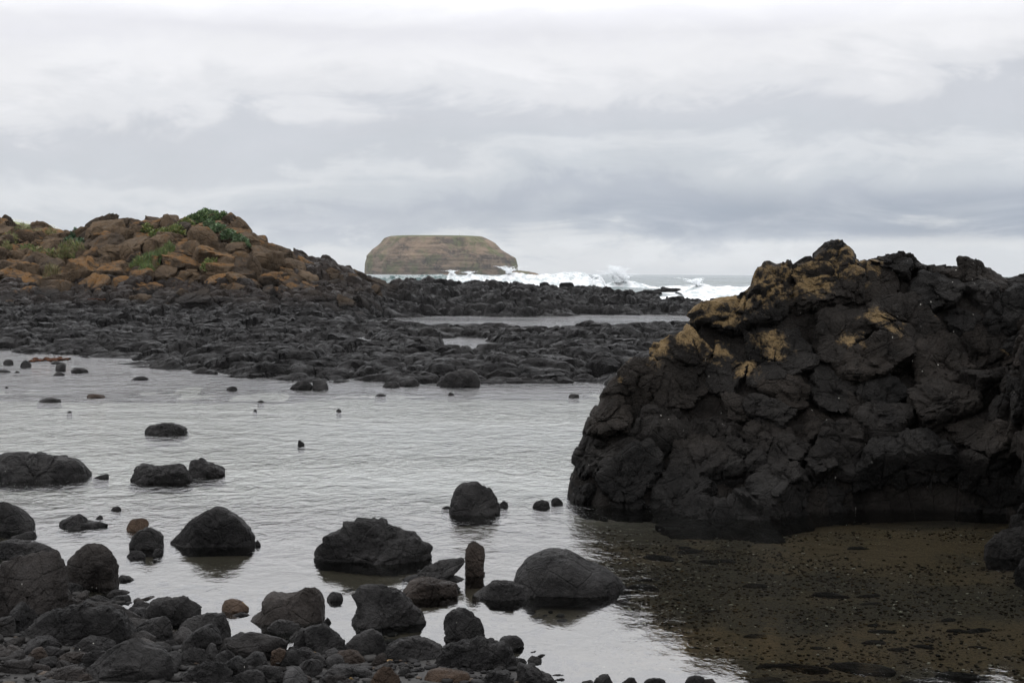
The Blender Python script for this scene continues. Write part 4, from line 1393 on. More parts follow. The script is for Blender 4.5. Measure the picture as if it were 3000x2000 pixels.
S(R6([(355, 1200), (372, 1186), (398, 1200), (385, 1212)]), 'tiny pale orange shell-like pebble on the shingle', zg=.03, brown=1.0, lichen=2.0, rough=.2, facets=0)
S(R7([(70, 1000), (85, 965), (110, 952), (150, 950), (172, 985), (140, 1010)]), 'leftmost dark cobble of the row on the bottom edge')
S(R7([(215, 1000), (250, 970), (290, 963), (302, 992), (260, 1008)]), 'small dark cobble between its neighbours on the bottom edge')
S(R7([(330, 1005), (350, 978), (395, 968), (450, 975), (460, 1002), (400, 1015)]), 'grey oval cobble on the bottom edge below the reflection')
S(R7([(555, 1005), (575, 968), (610, 953), (655, 960), (672, 990), (620, 1015)]), 'dark cobble at the right end of the bottom edge row')
S(R7([(640, 1015), (665, 975), (700, 968), (728, 990), (715, 1015)]), 'pale grey cobble at the right end of the bottom edge row', brown=.1)
S(R7([(0, 1010), (10, 985), (60, 975), (75, 1000), (50, 1015)]), 'flat dark cobble at the left end of the bottom edge row')
# --- at the foot of the lava shelf
S([(1275, 1120), (1300, 1100), (1340, 1082), (1380, 1080), (1402, 1095), (1408, 1122), (1380, 1134), (1300, 1130)], 'dark block at the foot of the lava shelf in the middle')
S([(1120, 1130), (1130, 1119), (1160, 1118), (1172, 1126), (1150, 1135)], 'flat grey stone left of the split wedge by the shelf')
S([(1165, 1122), (1190, 1112), (1215, 1110), (1228, 1122), (1225, 1132), (1190, 1130)], 'pointed black wedge of stone at the foot of the shelf')
S([(1098, 1158), (1110, 1153), (1132, 1156), (1118, 1161)], 'flat dot of stone in the pool left of centre')
S([(1313, 1154), (1320, 1148), (1330, 1154), (1320, 1158)], 'tiny stone in the pool in front of the shelf block')
S([(1664, 1160), (1676, 1153), (1695, 1155), (1698, 1162), (1680, 1165)], 'low rounded stone in the pool left of the outcrop')
S([(985, 1202), (992, 1196), (1000, 1202), (992, 1206)], 'tiny stone in the pool right of the far pair')
S([(1770, 1122), (1785, 1105), (1815, 1098), (1835, 1110), (1835, 1128), (1800, 1131)], 'grey rounded stone by the shelf just left of the outcrop')
S([(2885, 1625), (2890, 1580), (2930, 1552), (2990, 1545), (3060, 1560), (3080, 1630), (2990, 1640)], 'dark boulder in the shadowed corner under the outcrop', mat='outcrop')
# --- landmarks of the headland kept as its parts
for pts, D, br, li in (
        ([(690, 650), (700, 632), (712, 640), (722, 655), (733, 670), (731, 690), (712, 692), (700, 680), (680, 665), (672, 645)], 65.2, .7, .25),
        ([(322, 690), (325, 672), (345, 664), (368, 668), (375, 684), (368, 697), (345, 700), (330, 698)], 63.2, .95, .2),
        ([(265, 682), (270, 668), (290, 660), (302, 670), (302, 686), (280, 690)], 63.5, .9, .15),
        ([(525, 745), (535, 715), (560, 700), (580, 705), (592, 730), (596, 765), (575, 772), (545, 765)], 61.0, .8, .3),
        ([(545, 695), (550, 668), (580, 658), (605, 662), (640, 690), (642, 730), (620, 762), (592, 755), (575, 720)], 61.8, .85, .3),
        ([(635, 760), (660, 745), (690, 758), (688, 790), (660, 800), (640, 790)], 59.6, .9, .15),
        ([(720, 790), (722, 760), (735, 735), (755, 755), (768, 785), (765, 830), (735, 838)], 59.4, .5, .1),
        ([(668, 760), (690, 735), (720, 735), (735, 755), (722, 785), (700, 800)], 60.2, .85, .35),
        ([(338, 840), (340, 810), (365, 806), (390, 818), (392, 850), (365, 855)], 57.0, .9, .75),
        ([(282, 735), (310, 715), (345, 720), (350, 750), (330, 765), (290, 760)], 61.0, .9, .1),
        ([(350, 745), (350, 715), (372, 712), (396, 740), (385, 765), (365, 772)], 60.8, 1.0, .1),
        ([(470, 655), (478, 630), (490, 625), (505, 640), (515, 655), (500, 670), (478, 668)], 66.0, .9, .1)):
    S(pts, None, brown=br, lichen=li, zg=P(pts[0][0], max(q[1] for q in pts), D)[2], D=D, parent=headland, name='boulder', mat='headland', sink=.35, rough=.8)


# ------------------------------------------------------------------ shingle, cobbles, sunken stones, pebbles
def variants(nv, n, seed, flat=(.5, .9)):
    out = []
    rng = np.random.default_rng(seed)
    for i in range(nv):
        ang = np.linspace(0, 2 * math.pi, 11)[:-1]
        rad = rng.uniform(.75, 1.1, 10)
        fl = rng.uniform(*flat)
        poly = [(.5 * r * math.cos(a), .5 * fl * r * math.sin(a) + .25 * fl) for a, r in zip(ang, rad)]
        V, F, _ = stone_mesh(poly, 1, 0, rng, rng.uniform(.7, 1.0), n, 60., 16, rng.uniform(.6, 1.1), sink=.04, lock=.84, e=3.0)
        br = float(rng.choice([0, .04, .08, .15, .25], p=[.40, .30, .2, .06, .04]))
        me = mesh('cobble', V, F, {'brown': np.full(len(V), br), 'lichen': np.zeros(len(V))}, sharp=24)
        me['brown'] = br
        me.materials.append(M['basalt'])
        out.append(me)
    return out


cob = variants(12, 11, 7)
rng = np.random.default_rng(77)
spots = []
tries = 0
for stage, (want, lo_, hi_, pack) in enumerate(((46, .17, .34, .40), (55, .09, .17, .42), (45, .05, .09, .46))):
    got, tries = 0, 0
    while got < want and tries < 9000:
        tries += 1
        D = rng.uniform(5.9, 8.0) if rng.random() < .4 else rng.uniform(5.9, 6.8)
        u = rng.uniform(-120, (900, 1000, 1700)[stage])
        x = (u - 1500) / FPX * D
        zg = float(ground0(np.array([x]), np.array([D]))[0])
        if zg < (.02 if stage == 0 else -.025):
            continue
        r = rng.uniform(lo_, hi_)
        if any((x - a) ** 2 + (D - b) ** 2 < ((r + c_) * pack) ** 2 for a, b, c_ in spots):
            continue
        if any(((x - a) / (c_ + r * .3)) ** 2 + ((D - b) / (q_ + r * .3)) ** 2 < 1 for a, b, c_, q_ in FOOT):
            continue
        spots.append((x, D, r))
        got += 1
import re
LAND = {}
for o in list(COL.objects):
    if o.name.startswith('pool_stone') and 'label' in o:
        sh = re.split(r" (?:in|with|at|of|on|right|left|lying|touching|behind|beside|alone|standing|cut|just|low|near|by|below|above|awash|between|sloping|leaning|against|sticking|poking|hugging|and) ", o['label'])[0]
        LAND.setdefault(sh, []).append(o)
LAND = {k_: v[0] for k_, v in LAND.items() if len(v) == 1 and 3 <= len(k_.split()) <= 6}
ORD = ['nearest', 'second nearest', 'third nearest', 'fourth nearest', 'fifth nearest', 'sixth nearest', 'seventh nearest', 'eighth nearest', 'ninth nearest', 'tenth nearest']
near_count = {}
made = []
for x, D, r in spots:
    zg = float(ground0(np.array([x]), np.array([D]))[0])
    me = cob[rng.integers(12)]
    o = link('cobble', me, loc=(x, D, zg - .01))
    o.rotation_euler = (rng.normal(0, .2), rng.normal(0, .2), rng.uniform(0, 6.28))
    o.scale = (r * 1.3, r * 1.1, r * .85)
    best = min(LAND, key=lambda k_: (LAND[k_].location.x - x) ** 2 + (LAND[k_].location.y - D) ** 2)
    q = LAND[best].location
    side = ('in front of' if D < q.y else 'behind') if abs(D - q.y) > abs(x - q.x) else ('left of' if x < q.x else 'right of')
    made.append((((x - q.x) ** 2 + (D - q.y) ** 2), best, side, 'brownish' if me['brown'] > .2 else 'dark', o))
for dist, best, side, colour, o in sorted(made, key=lambda q: q[0]):
    key = (best, side, colour)
    near_count[key] = near_count.get(key, -1) + 1
    tag(o, '%s %s cobble %s the %s' % (ORD[min(9, near_count[key])], colour, side, best), 'stone', 'loose cobbles of the near shore')

# sunken stones seen through the clear shallows on the right
sunk = []
for i in range(46):
    if i < 20:
        D, u, r = rng.uniform(6.35, 6.95), rng.uniform(1880, 2980), rng.uniform(.10, .30)
    elif i < 34:
        D, u, r = rng.uniform(6.9, 8.2), rng.uniform(1880, 2980), rng.uniform(.06, .16)
    else:
        D, u, r = rng.uniform(8.2, 10), rng.uniform(1780, 2700), rng.uniform(.08, .20)
    sunk.append((u, D, r))
NTH = 'leftmost second third fourth fifth sixth seventh eighth ninth tenth eleventh twelfth thirteenth fourteenth fifteenth sixteenth seventeenth eighteenth nineteenth twentieth twenty-first twenty-second twenty-third'.split()
for lo, hi, where in ((6.3, 6.95, 'in the row nearest the bottom edge'), (6.95, 8.2, 'on the sandy middle of the clear shallows'), (8.2, 10.1, 'in the clear shallows near the outcrop')):
    row = sorted([q for q in sunk if lo <= q[1] < hi])
    for i, (u, D, r) in enumerate(row):
        x = (u - 1500) / FPX * D
        zg = float(ground0(np.array([x]), np.array([D]))[0])
        o = link('sunken_stone', cob[rng.integers(12)], loc=(x, D, zg - .01))
        o.rotation_euler = (0, 0, rng.uniform(-.4, .4))
        hmax = max(.03, -zg - .035)
        o.scale = (r * 1.5, r * .8, min(r * .42, hmax))
        nth = NTH[i] if i == 0 else NTH[min(i, 22)] + ' from the left'
        tag(o, 'dark flat sunken stone, %s, %s' % (nth, where), 'stone', 'sunken stones in the clear shallows')


def pebbles(name, n, sampler, size, palette, seed, mat, label, lift=.2, sub=2):
    rng = np.random.default_rng(seed)
    dv, F = sphere(sub)
    Vs, Fs, Cs = [], [], []
    pts = sampler(rng, n)
    zs = ground0(pts[:, 0], pts[:, 1])
    pal = np.array([c for c, w in palette])
    pw = np.array([w for c, w in palette], float)
    pw /= pw.sum()
    ci = rng.choice(len(pal), len(pts), p=pw)
    for i, (x, y) in enumerate(pts):
        s = size[0] + (size[1] - size[0]) * rng.random() ** 3
        sc = np.array([s * rng.uniform(.8, 1.5), s * rng.uniform(.7, 1.2), s * rng.uniform(.22, .5)])
        a = rng.uniform(0, 6.28)
        q = dv * (1 + rng.normal(0, .12, (len(dv), 1))) * sc
        q = np.c_[q[:, 0] * math.cos(a) - q[:, 1] * math.sin(a), q[:, 0] * math.sin(a) + q[:, 1] * math.cos(a), q[:, 2]]
        q += (x, y, zs[i] + sc[2] * lift)
        Fs.append(F + len(dv) * i)
        Vs.append(q)
        Cs.append(np.repeat((pal[ci[i]] * rng.uniform(.6, 1.3))[None], len(dv), 0))
    o = link(name, mesh(name, np.concatenate(Vs), np.concatenate(Fs), {'tint': np.concatenate(Cs)}), mat)
    tag(o, label, kind='stuff')


def samp_right(rng, n):
    D = rng.uniform(5.6, 10.6, n * 3)
    u = rng.uniform(1750, 3080, n * 3)
    p = np.stack([(u - 1500) / FPX * D, D, 0 * D], 1)
    dens = .5 + 1.1 * fbm(p * 1.5, 3, s=261) + .45 * np.exp(-(((p[:, 0] - 1.6) / 1.0) ** 2 + ((D - 8.9) / .9) ** 2)) - .45 * np.exp(-((D - 9.9) / .45) ** 2) * sstep(u, 2250, 2450)
    return p[rng.random(n * 3) < np.clip(dens, .04, 1)][:n, :2]


def samp_left(rng, n):
    D = rng.uniform(5.4, 8.4, n * 3)
    u = rng.uniform(-900, 1750, n * 3)
    p = np.stack([(u - 1500) / FPX * D, D], 1)
    z = ground0(p[:, 0], p[:, 1])
    return p[rng.random(n * 3) < sstep(z, -.10, .0) + .03][:n]


PAL = [((.014, .011, .008), 2.4), ((.030, .023, .015), 4), ((.065, .046, .027), 4.0), ((.10, .062, .026), .7), ((.16, .135, .10), .9), ((.50, .47, .40), .60)]
pebbles('pebbles', 15000, samp_right, (.003, .017), PAL, 3, M['pebble'], 'pebbles and shell bits on the pool bed under clear water', sub=1, lift=.0)
pebbles("shingle", 3400, samp_left, (.008, .040), [((.011, .0105, .0105), 6), ((.020, .019, .018), 4), ((.045, .034, .025), .6), ((.14, .09, .04), .10), ((.2, .18, .15), .08)], 4, M['pebble'],
        'dark shingle between the stones of the near shore', sub=2)

# ------------------------------------------------------------------ the open sea
SEA = -.5


def swell(x, y):
    p = np.stack([x, y, np.zeros(len(x))], 1)
    h = .42 * np.sin(y / 8.5 + x * .018 + 1.2 * perlin(p * .012, 3)) + .25 * np.sin(y / 4.4 - x * .05 + 2 * perlin(p * .03, 5))
    h += .55 * fbm(p * np.array([.05, .11, 1]), 4, .55, s=201)
    return h * np.clip((y - 84) / 70, .12, 1)


def build_sea():
    us = np.arange(-2800, 5800, 17.0)
    t = np.linspace(0, 1, 250)
    Ds = 1.0 / (1 / 84.0 + (1 / 4200.0 - 1 / 84.0) * t ** .85)
    Uu, DD = np.meshgrid(us, Ds)
    x, y = ((Uu - 1500) / FPX * DD).ravel(), DD.ravel()
    p = np.stack([x, y, np.zeros(len(x))], 1)
    far = np.clip(700 / y, .0, 1)
    h = swell(x, y) * np.where(y > 700, far, 1)
    u = Uu.ravel()
    # white water: wash over the outer reef, trails behind the breakers
    n = fbm(p * np.array([.06, .16, 1]), 4, .6, s=211)
    f = .62 * sstep(-y, -330, -150) * sstep(u, 1880, 2010) + .30 * sstep(-y, -190, -100) * sstep(u, 1500, 1900)
    f += .55 * np.exp(-((y - 205) / 26) ** 2) * sstep(u, 1280, 1400) * sstep(-u, -2080, -1950)
    f += .42 * np.exp(-((y - 112) / 16) ** 2)
    f += .33 * sstep(h, .55, .9) * sstep(-y, -900, -300)
    f = f + .30 * n
    thin = sstep(h, .3, .9) * .6
    V = np.stack([x, y, SEA + h], 1)
    o = link('sea', mesh('sea', V, grid_faces(len(Ds), len(us)), {'foam': f, 'thin': thin}), M['sea'])
    tag(o, 'choppy grey-green sea streaked with foam out to the horizon', kind='structure')


build_sea()


def breaker(name, label, crest, D, depth, seed, mat, foam_from=.0, lean=.5, step=2.2):
    """a rolling wall of water; crest = [(photo column, photo row)]"""
    rng = np.random.default_rng(seed)
    cx = np.array([q[0] for q in crest], float)
    cz = np.array([P(a, b, D)[2] for a, b in crest])
    us = np.arange(cx[0], cx[-1] + step, step)
    z = np.interp(us, cx, cz) - SEA
    x = (us - 1500) / FPX * D
    m_ = 34
    t = np.linspace(-1, 1, m_)
    T, Z = np.meshgrid(t, z)
    X = np.repeat(x[:, None], m_, 1)
    prof = np.cos(T * math.pi / 2) ** 1.4
    Y = D + T * depth - lean * prof * Z * .5
    ZZ = prof * Z
    V = np.stack([X.ravel(), Y.ravel(), ZZ.ravel()], 1)
    n1 = fbm(V * .45, 5, .6, s=seed, kind='b')
    n2 = fbm(V * 1.6, 3, .6, s=seed + 9)
    amp = np.clip(ZZ.ravel(), 0, 2)
    V[:, 2] += amp * (.17 * n1 + .05 * n2)
    V[:, 1] -= amp * (.3 * n1)
    V[:, 2] += SEA - .12
    att = {'foam': np.ones(len(V)), 'thin': np.zeros(len(V))}
    o = link(name, mesh(name, V, grid_faces(len(us), m_)[:, ::-1], att), mat)
    o.location = (0, 0, 0)
    tag(o, label, 'wave')
    return o


B1 = [(1305, 826), (1312, 802), (1322, 794), (1335, 800), (1350, 808), (1362, 806), (1376, 800), (1395, 801), (1415, 804), (1440, 808), (1470, 804), (1490, 797), (1515, 795), (1540, 800),
      (1570, 804), (1600, 802), (1630, 800), (1650, 797), (1670, 795), (1690, 795), (1705, 798), (1720, 804), (1735, 816), (1742, 830)]
breaker('breaking_wave', 'long white breaking wave rolling in front of the island', B1, 214, 7.5, 301, M['foam'])
breaker('breaking_wave', 'small white breaker at the right end of the long wave',
        [(1728, 830), (1736, 812), (1748, 806), (1760, 808), (1768, 822), (1774, 832)], 196, 4, 311, M['foam'])
breaker('breaking_wave', 'low white surge of foam under the tall splash',
        [(1770, 832), (1785, 824), (1810, 820), (1840, 822), (1870, 828), (1900, 834), (1930, 838)], 178, 5, 321, M['foam'])
breaker('breaking_wave', 'white wave breaking on the reef beside the right outcrop',
        [(1985, 852), (2005, 842), (2030, 832), (2048, 826), (2065, 830), (2090, 836), (2130, 834), (2170, 838), (2230, 836), (2300, 838)], 150, 7, 331, M['foam'])
breaker('green_swell', 'green unbroken shoulder of swell left of the breaking wave',
        [(1020, 822), (1080, 812), (1140, 804), (1200, 806), (1250, 802), (1290, 800), (1310, 806), (1318, 822)], 222, 9, 341, M['sea'])
for o in bpy.data.objects:
    if o.name.startswith('green_swell'):
        me = o.data
        nv = len(me.vertices)
        co = np.zeros(nv * 3, np.float32)
        me.vertices.foreach_get('co', co)
        zz = co.reshape(-1, 3)[:, 2]
        me.attributes['foam'].data.foreach_set('value', (.10 + .3 * sstep(zz, 1.4, 2.2)).astype(np.float32))
        me.attributes['thin'].data.foreach_set('value', sstep(zz, .2, 1.6).astype(np.float32) * .9)


def spray(name, label, jets, seed, size=(.022, .065)):
    """thrown drops: many small solid flakes of water along arcs"""
    rng = np.random.default_rng(seed)
    tet = np.array([(1, 1, 1), (-1, -1, 1), (-1, 1, -1), (1, -1, -1)], float) * .7
    tf = np.array([(0, 2, 1), (0, 1, 3), (0, 3, 2), (1, 2, 3)])
    Vs, Fs, k = [], [], 0
    for (px, py, D, wpx, hpx, n) in jets:
        b = P(px, py, D)
        w, h = wpx / FPX * D, hpx / FPX * D
        # a few thrown strands
        strands = [(rng.normal(0, .5), rng.uniform(.45, 1.0), rng.normal(0, .25)) for _ in range(14)]
        for i in range(n):
            sx, sh, cv = strands[rng.integers(14)]
            t = rng.random() ** 1.25
            x = sx * w * (t ** 1.1) + cv * w * t * t + rng.normal(0, .05 + .05 * t) * w
            z = h * sh * (t * (1.9 - .9 * t)) + rng.normal(0, .02) * h
            y = rng.normal(0, .5)
            s = rng.uniform(*size) * (1.5 - t)
            Rn = rng.normal(0, 1, (3, 3))
            Q, _ = np.linalg.qr(Rn)
            Vs.append(b + np.array([x, y, z]) + (tet @ Q) * s)
            Fs.append(tf + k)
            k += 4
    o = link(name, mesh(name, np.concatenate(Vs), np.concatenate(Fs), smooth=False), M['spray'])
    tag(o, label, kind='stuff')


spray('sea_spray', 'tall splash of spray thrown up right of the breaking wave', [(1808, 826, 176, 58, 50, 3200), (1830, 824, 176, 40, 28, 900)], 5)
spray('sea_spray', 'spray blown off the crest of the long wave', [(1490, 800, 212, 56, 22, 1500), (1325, 800, 212, 24, 10, 500), (1375, 802, 212, 30, 8, 400), (1745, 812, 195, 24, 10, 300)], 6)
spray('sea_spray', 'splash of spray over the reef beside the right outcrop', [(2045, 836, 148, 46, 22, 1500)], 7)

# blocks standing on the outer ridge
S([(1578, 846), (1580, 828), (1592, 825), (1612, 826), (1616, 842), (1600, 848)], 'square black rock standing on the outer ridge against the surf', zg=.4, D=88, mat='shelf', name='reef_rock', cat='rock', sink=.6)
S([(1638, 842), (1638, 828), (1655, 825), (1678, 826), (1684, 840), (1660, 846)], 'long low black rock right of the square one on the outer ridge', zg=.4, D=88, mat='shelf', name='reef_rock', cat='rock', sink=.6)
S([(2075, 880), (2080, 874), (2092, 872), (2098, 879), (2088, 882)], 'small black rock awash in the white water by the outcrop', zg=-.5, D=115, mat='shelf', name='reef_rock', cat='rock', sink=.5)
for pts, lab, D in (
        ([(1900, 852), (1930, 845), (1980, 843), (2010, 847), (1990, 853), (1930, 856)], 'flat black reef ledge awash below the reef splash', 166),
        ([(1920, 838), (1960, 843), (1990, 848), (1940, 852), (1890, 852), (1880, 846)], 'thin black reef ledge awash in the white water', 178),
        ([(1860, 856), (1890, 849), (1940, 852), (1945, 860), (1890, 862)], 'dark reef ledge in front of the awash ledges', 150),
        ([(1050, 850), (1056, 826), (1085, 812), (1110, 815), (1128, 830), (1140, 850), (1100, 858)], 'dark hump of rock in the surf at the headland tip', 140)):
    S(pts, lab, zg=-.5, D=D, mat='shelf', name='reef_ledge', cat='rock', sink=.5, lumps=.05)


# ------------------------------------------------------------------ the island
def island_material():
    m, t, b = new_mat('island_cliff')
    pos = t.new('ShaderNodeNewGeometry').outputs['Position']
    sp = t.vmath('MULTIPLY', pos, (.5, .5, 1.2))
    n = t.noise(sp, .055, 7, .66, 1.2)
    n2 = t.noise(pos, .035, 5, .6)
    n3 = t.noise(pos, .25, 5, .65)
    c = t.mix(t.mapr(n, .38, .62), (.032, .021, .014), (.150, .104, .068))
    c = t.mix(t.math('MULTIPLY', t.mapr(n3, .5, .68), .6), c, (.20, .148, .10))
    c = t.mix(t.math('MULTIPLY', t.mapr(t.math('ADD', n2, t.math('MULTIPLY', n3, .3)), .62, .78), .8), c, (.060, .068, .022))
    c = t.mix(t.attr('turf'), c, (.060, .072, .022))
    t.put(b.inputs['Base Color'], c)
    b.inputs['Roughness'].default_value = .9
    b.inputs['Specular IOR Level'].default_value = .1
    t.put(b.inputs['Normal'], t.bump(n, .8, 4.0))
    return m


M['island'] = island_material()
ID = 2000.0


def build_island():
    sil = [(305, 287), (310, 240), (320, 195), (345, 165), (385, 135), (410, 105), (450, 92), (520, 86)]
    sir = [(1122, 290), (1118, 250), (1112, 225), (1105, 210), (1070, 190), (1030, 165), (1000, 130), (960, 110), (920, 93), (800, 85)]
    L = np.array([P(900 + a * .5528, 640 + b_ * .5528, ID + 60)[[0, 2]] for a, b_ in sil])
    Rr = np.array([P(900 + a * .5528, 640 + b_ * .5528, ID + 60)[[0, 2]] for a, b_ in sir])
    top = 61.0
    zs = np.concatenate([np.linspace(-1.5, 59.5, 60), [60.2, 60.8, 61.2, 61.4]])
    th = np.linspace(0, 2 * math.pi, 260, endpoint=False)
    Vs, turf = [], []
    for z in zs:
        xl = np.interp(z, L[:, 1], L[:, 0])
        xr = np.interp(z, Rr[:, 1], Rr[:, 0])
        cx, rx = .5 * (xl + xr), .5 * (xr - xl)
        if z > 60:
            rx *= 1 - (z - 60) / 1.6
        ry = rx * .75
        e = 2 / 2.6
        X = cx + rx * np.sign(np.cos(th)) * np.abs(np.cos(th)) ** e
        Y = ID + 60 + ry * np.sign(np.sin(th)) * np.abs(np.sin(th)) ** e
        q = np.stack([X, Y, np.full(len(th), z)], 1)
        gully = fbm(np.stack([np.cos(th) * 5, np.sin(th) * 5, np.full(len(th), z * .02)], 1), 4, .55, s=231, kind='r')
        strata = fbm(np.stack([np.cos(th) * .8, np.sin(th) * .8, np.full(len(th), z * .16)], 1), 3, .6, s=235)
        sc = 1 - .075 * gully * min(1, max(0, (62 - z) / 8)) + .03 * strata * min(1, max(0, (60 - z) / 5))
        q[:, 0] = cx + (q[:, 0] - cx) * (1 + (sc - 1) * .25)
        q[:, 1] = ID + 60 + (q[:, 1] - ID - 60) * sc
        Vs.append(q)
        turf.append(np.full(len(th), np.clip((z - 57) / 3, 0, 1)))
    V = np.concatenate(Vs)
    V = np.vstack([V, [[.5 * (L[-1, 0] + Rr[-1, 0]), ID + 60, 61.5]]])
    turf = np.r_[np.concatenate(turf), 1]
    m_ = len(th)
    idx = np.arange(len(zs) * m_).reshape(len(zs), m_)
    a = idx[:-1]
    b_ = idx[1:]
    F = np.stack([a, np.roll(a, -1, 1), np.roll(b_, -1, 1), b_], -1).reshape(-1, 4)
    root = link('island', mesh('island', V - np.array([-70, ID, 0]), F, {'turf': turf}), M['island'], loc=(-70, ID, 0))
    tag(root, 'steep flat-topped brown island with a green crown out at sea', 'island')
    # low ledge running out to sea
    x0, x1 = P(1505, 800, ID)[0], P(1585, 800, ID)[0]
    us = np.linspace(0, 1, 60)
    vs = np.linspace(-1, 1, 16)
    Vl = []
    for u_ in us:
        hgt = np.interp(u_, [0, .45, .75, .9, 1], [6.5, 5.5, 3.5, 1.5, -2])
        for v_ in vs:
            Vl.append((x0 + (x1 - x0) * u_, ID + 40 + v_ * 30, -2 + (hgt + 2) * (1 - v_ * v_) ** .5))
    Vl = np.array(Vl)
    Vl[:, 2] += 1.2 * fbm(Vl * .08, 4, .6, s=241)
    Fl = grid_faces(60, 16)
    link('ledge', mesh('ledge', Vl - np.array([-70, ID, 0]), Fl[:, ::-1], {'turf': np.zeros(len(Vl))}), M['island'], root)
    # survey post on the top
    px = P(1346, 688, ID + 60)
    bx = np.array([(sx, sy, sz) for sx in (-.5, .5) for sy in (-.5, .5) for sz in (0, 5.0)])
    Fb = np.array([(0, 1, 3, 2), (4, 6, 7, 5), (0, 4, 5, 1), (2, 3, 7, 6), (0, 2, 6, 4), (1, 5, 7, 3)])
    link('marker_post', mesh('marker_post', bx + np.array([px[0] + 70, 60, 61.0]), Fb, smooth=False), M['white_paint'], root)


build_island()

# ------------------------------------------------------------------ far slope and boardwalk behind the headland
M['turf'] = simple('pale_coastal_turf', (.15, .165, .085), .9, .25, .4, spec=.1)
us = np.arange(-900, 330, 12.0)
Ds = np.linspace(150, 240, 40)
Uu, DD = np.meshgrid(us, Ds)
crest = np.interp(Uu, [-900, 0, 40, 100, 150, 185, 205, 260, 330], [560, 640, 646, 660, 668, 678, 690, 735, 830])
v0 = np.array([[P(a, b, 190)[2] for a, b in zip(r1, r2)] for r1, r2 in zip(Uu[:1], crest[:1])])[0]
z = np.repeat(v0[None], len(Ds), 0) * np.interp(DD, [150, 185, 195, 240], [.4, .97, 1.0, .7]) - np.interp(DD, [150, 185], [2, 0])
V = np.stack([((Uu - 1500) / FPX * DD).ravel(), DD.ravel(), z.ravel()], 1)
V[:, 2] += .25 * fbm(V * .2, 3, s=251)
o = link('grassy_slope', mesh('grassy_slope', V, grid_faces(len(Ds), len(us))), M['turf'])
tag(o, 'pale grassy slope far behind the headland', kind='structure')


def box_between(a, b, w):
    a, b = np.array(a, float), np.array(b, float)
    d = b - a
    L = np.linalg.norm(d)
    d /= L
    up = np.array([0, 0, 1.0]) if abs(d[2]) < .9 else np.array([0, 1.0, 0])
    s = np.cross(d, up)
    s /= np.linalg.norm(s)
    t = np.cross(s, d)
    V = []
    for e_ in (a, b):
        for i, j in ((-1, -1), (1, -1), (1, 1), (-1, 1)):
            V.append(e_ + s * i * w / 2 + t * j * w / 2)
    F = [(0, 1, 2, 3), (7, 6, 5, 4), (0, 4, 5, 1), (1, 5, 6, 2), (2, 6, 7, 3), (3, 7, 4, 0)]
    return np.array(V), np.array(F)


def railing():
    root = link('boardwalk_railing', None, loc=tuple(P(110, 650, 189)))
    tag(root, 'white boardwalk railing stepping down the far slope at the upper left', 'railing')
    b = np.array(root.location)
    segs = [((15, 640), (64, 645), 12), ((68, 649), (112, 653), 12), ((116, 656), (158, 660), 11), ((160, 663), (178, 672), 10)]
    for (x0, y0), (x1, y1), hp in segs:
        A, B = P(x0, y0, 189), P(x1, y1, 189)
        hm = hp / FPX * 189
        for f in (1.0, .55, .1):
            V, F = box_between(A - (0, 0, hm * (1 - f)), B - (0, 0, hm * (1 - f)), .10)
            link('rail', mesh('rail', V - b, F, smooth=False), M['white_paint'], root)
        nP = max(2, int((x1 - x0) / 8))
        for i in range(nP + 1):
            q = A + (B - A) * i / nP
            V, F = box_between(q - (0, 0, hm * 1.5), q + (0, 0, .05), .12)
            link('post', mesh('post', V - b, F, smooth=False), M['white_paint'], root)


railing()


# ------------------------------------------------------------------ plants on the headland
def hz(px, py):
    for k_ in range(30):
        q = march(px, py + 3 * k_, HH, 53, 70, 260)
        if q[1] < 69.9:
            return q
    return q


def plant(name, label, cat, patches, n, seed, col, leaf=(.09, .20), height=.28, upright=.4, group=None):
    """leafy clump: many small leaves on stems spread over the rock"""
    rng = np.random.default_rng(seed)
    cen = [hz(a, b) for a, b, r in patches]
    base = cen[0].copy()
    Vs, Fs, Cs = [], [], []
    k = 0
    for (a, b, r), c in zip(patches, cen):
        rm = r / FPX * c[1]
        m_ = int(n * r / sum(q[2] for q in patches))
        for i in range(m_):
            ang = rng.uniform(0, 6.28)
            rr = rm * math.sqrt(rng.random()) * (1 + .25 * math.sin(ang * 3 + seed))
            x, y = c[0] + rr * math.cos(ang), c[1] + rr * .8 * math.sin(ang)
            z = float(HH(np.array([x]), np.array([y]))[0]) - .12 + (height + .22) * rng.random() * (1.25 - (rr / rm) ** 2)
            L = rng.uniform(*leaf)
            d = rng.normal(0, 1, 3)
            d[2] = abs(d[2]) * upright * 2 + upright
            d /= np.linalg.norm(d)
            s_ = np.cross(d, rng.normal(0, 1, 3))
            s_ /= np.linalg.norm(s_) + 1e-9
            w_ = L * (.42 if upright < .8 else .10)
            p0 = np.array([x, y, z])
            Vs.append(np.array([p0, p0 + d * L * .5 + s_ * w_ * .5, p0 + d * L, p0 + d * L * .5 - s_ * w_ * .5]) - base)
            Fs.append((k, k + 1, k + 2, k + 3))
            Cs.append(np.repeat((np.array(col[rng.integers(len(col))]) * rng.uniform(.6, 1.4))[None], 4, 0))
            k += 4
    o = link(name, mesh(name, np.concatenate(Vs), np.array(Fs), {'tint': np.concatenate(Cs)}, smooth=False), M['leaf'], loc=tuple(base))
    tag(o, label, cat, group)


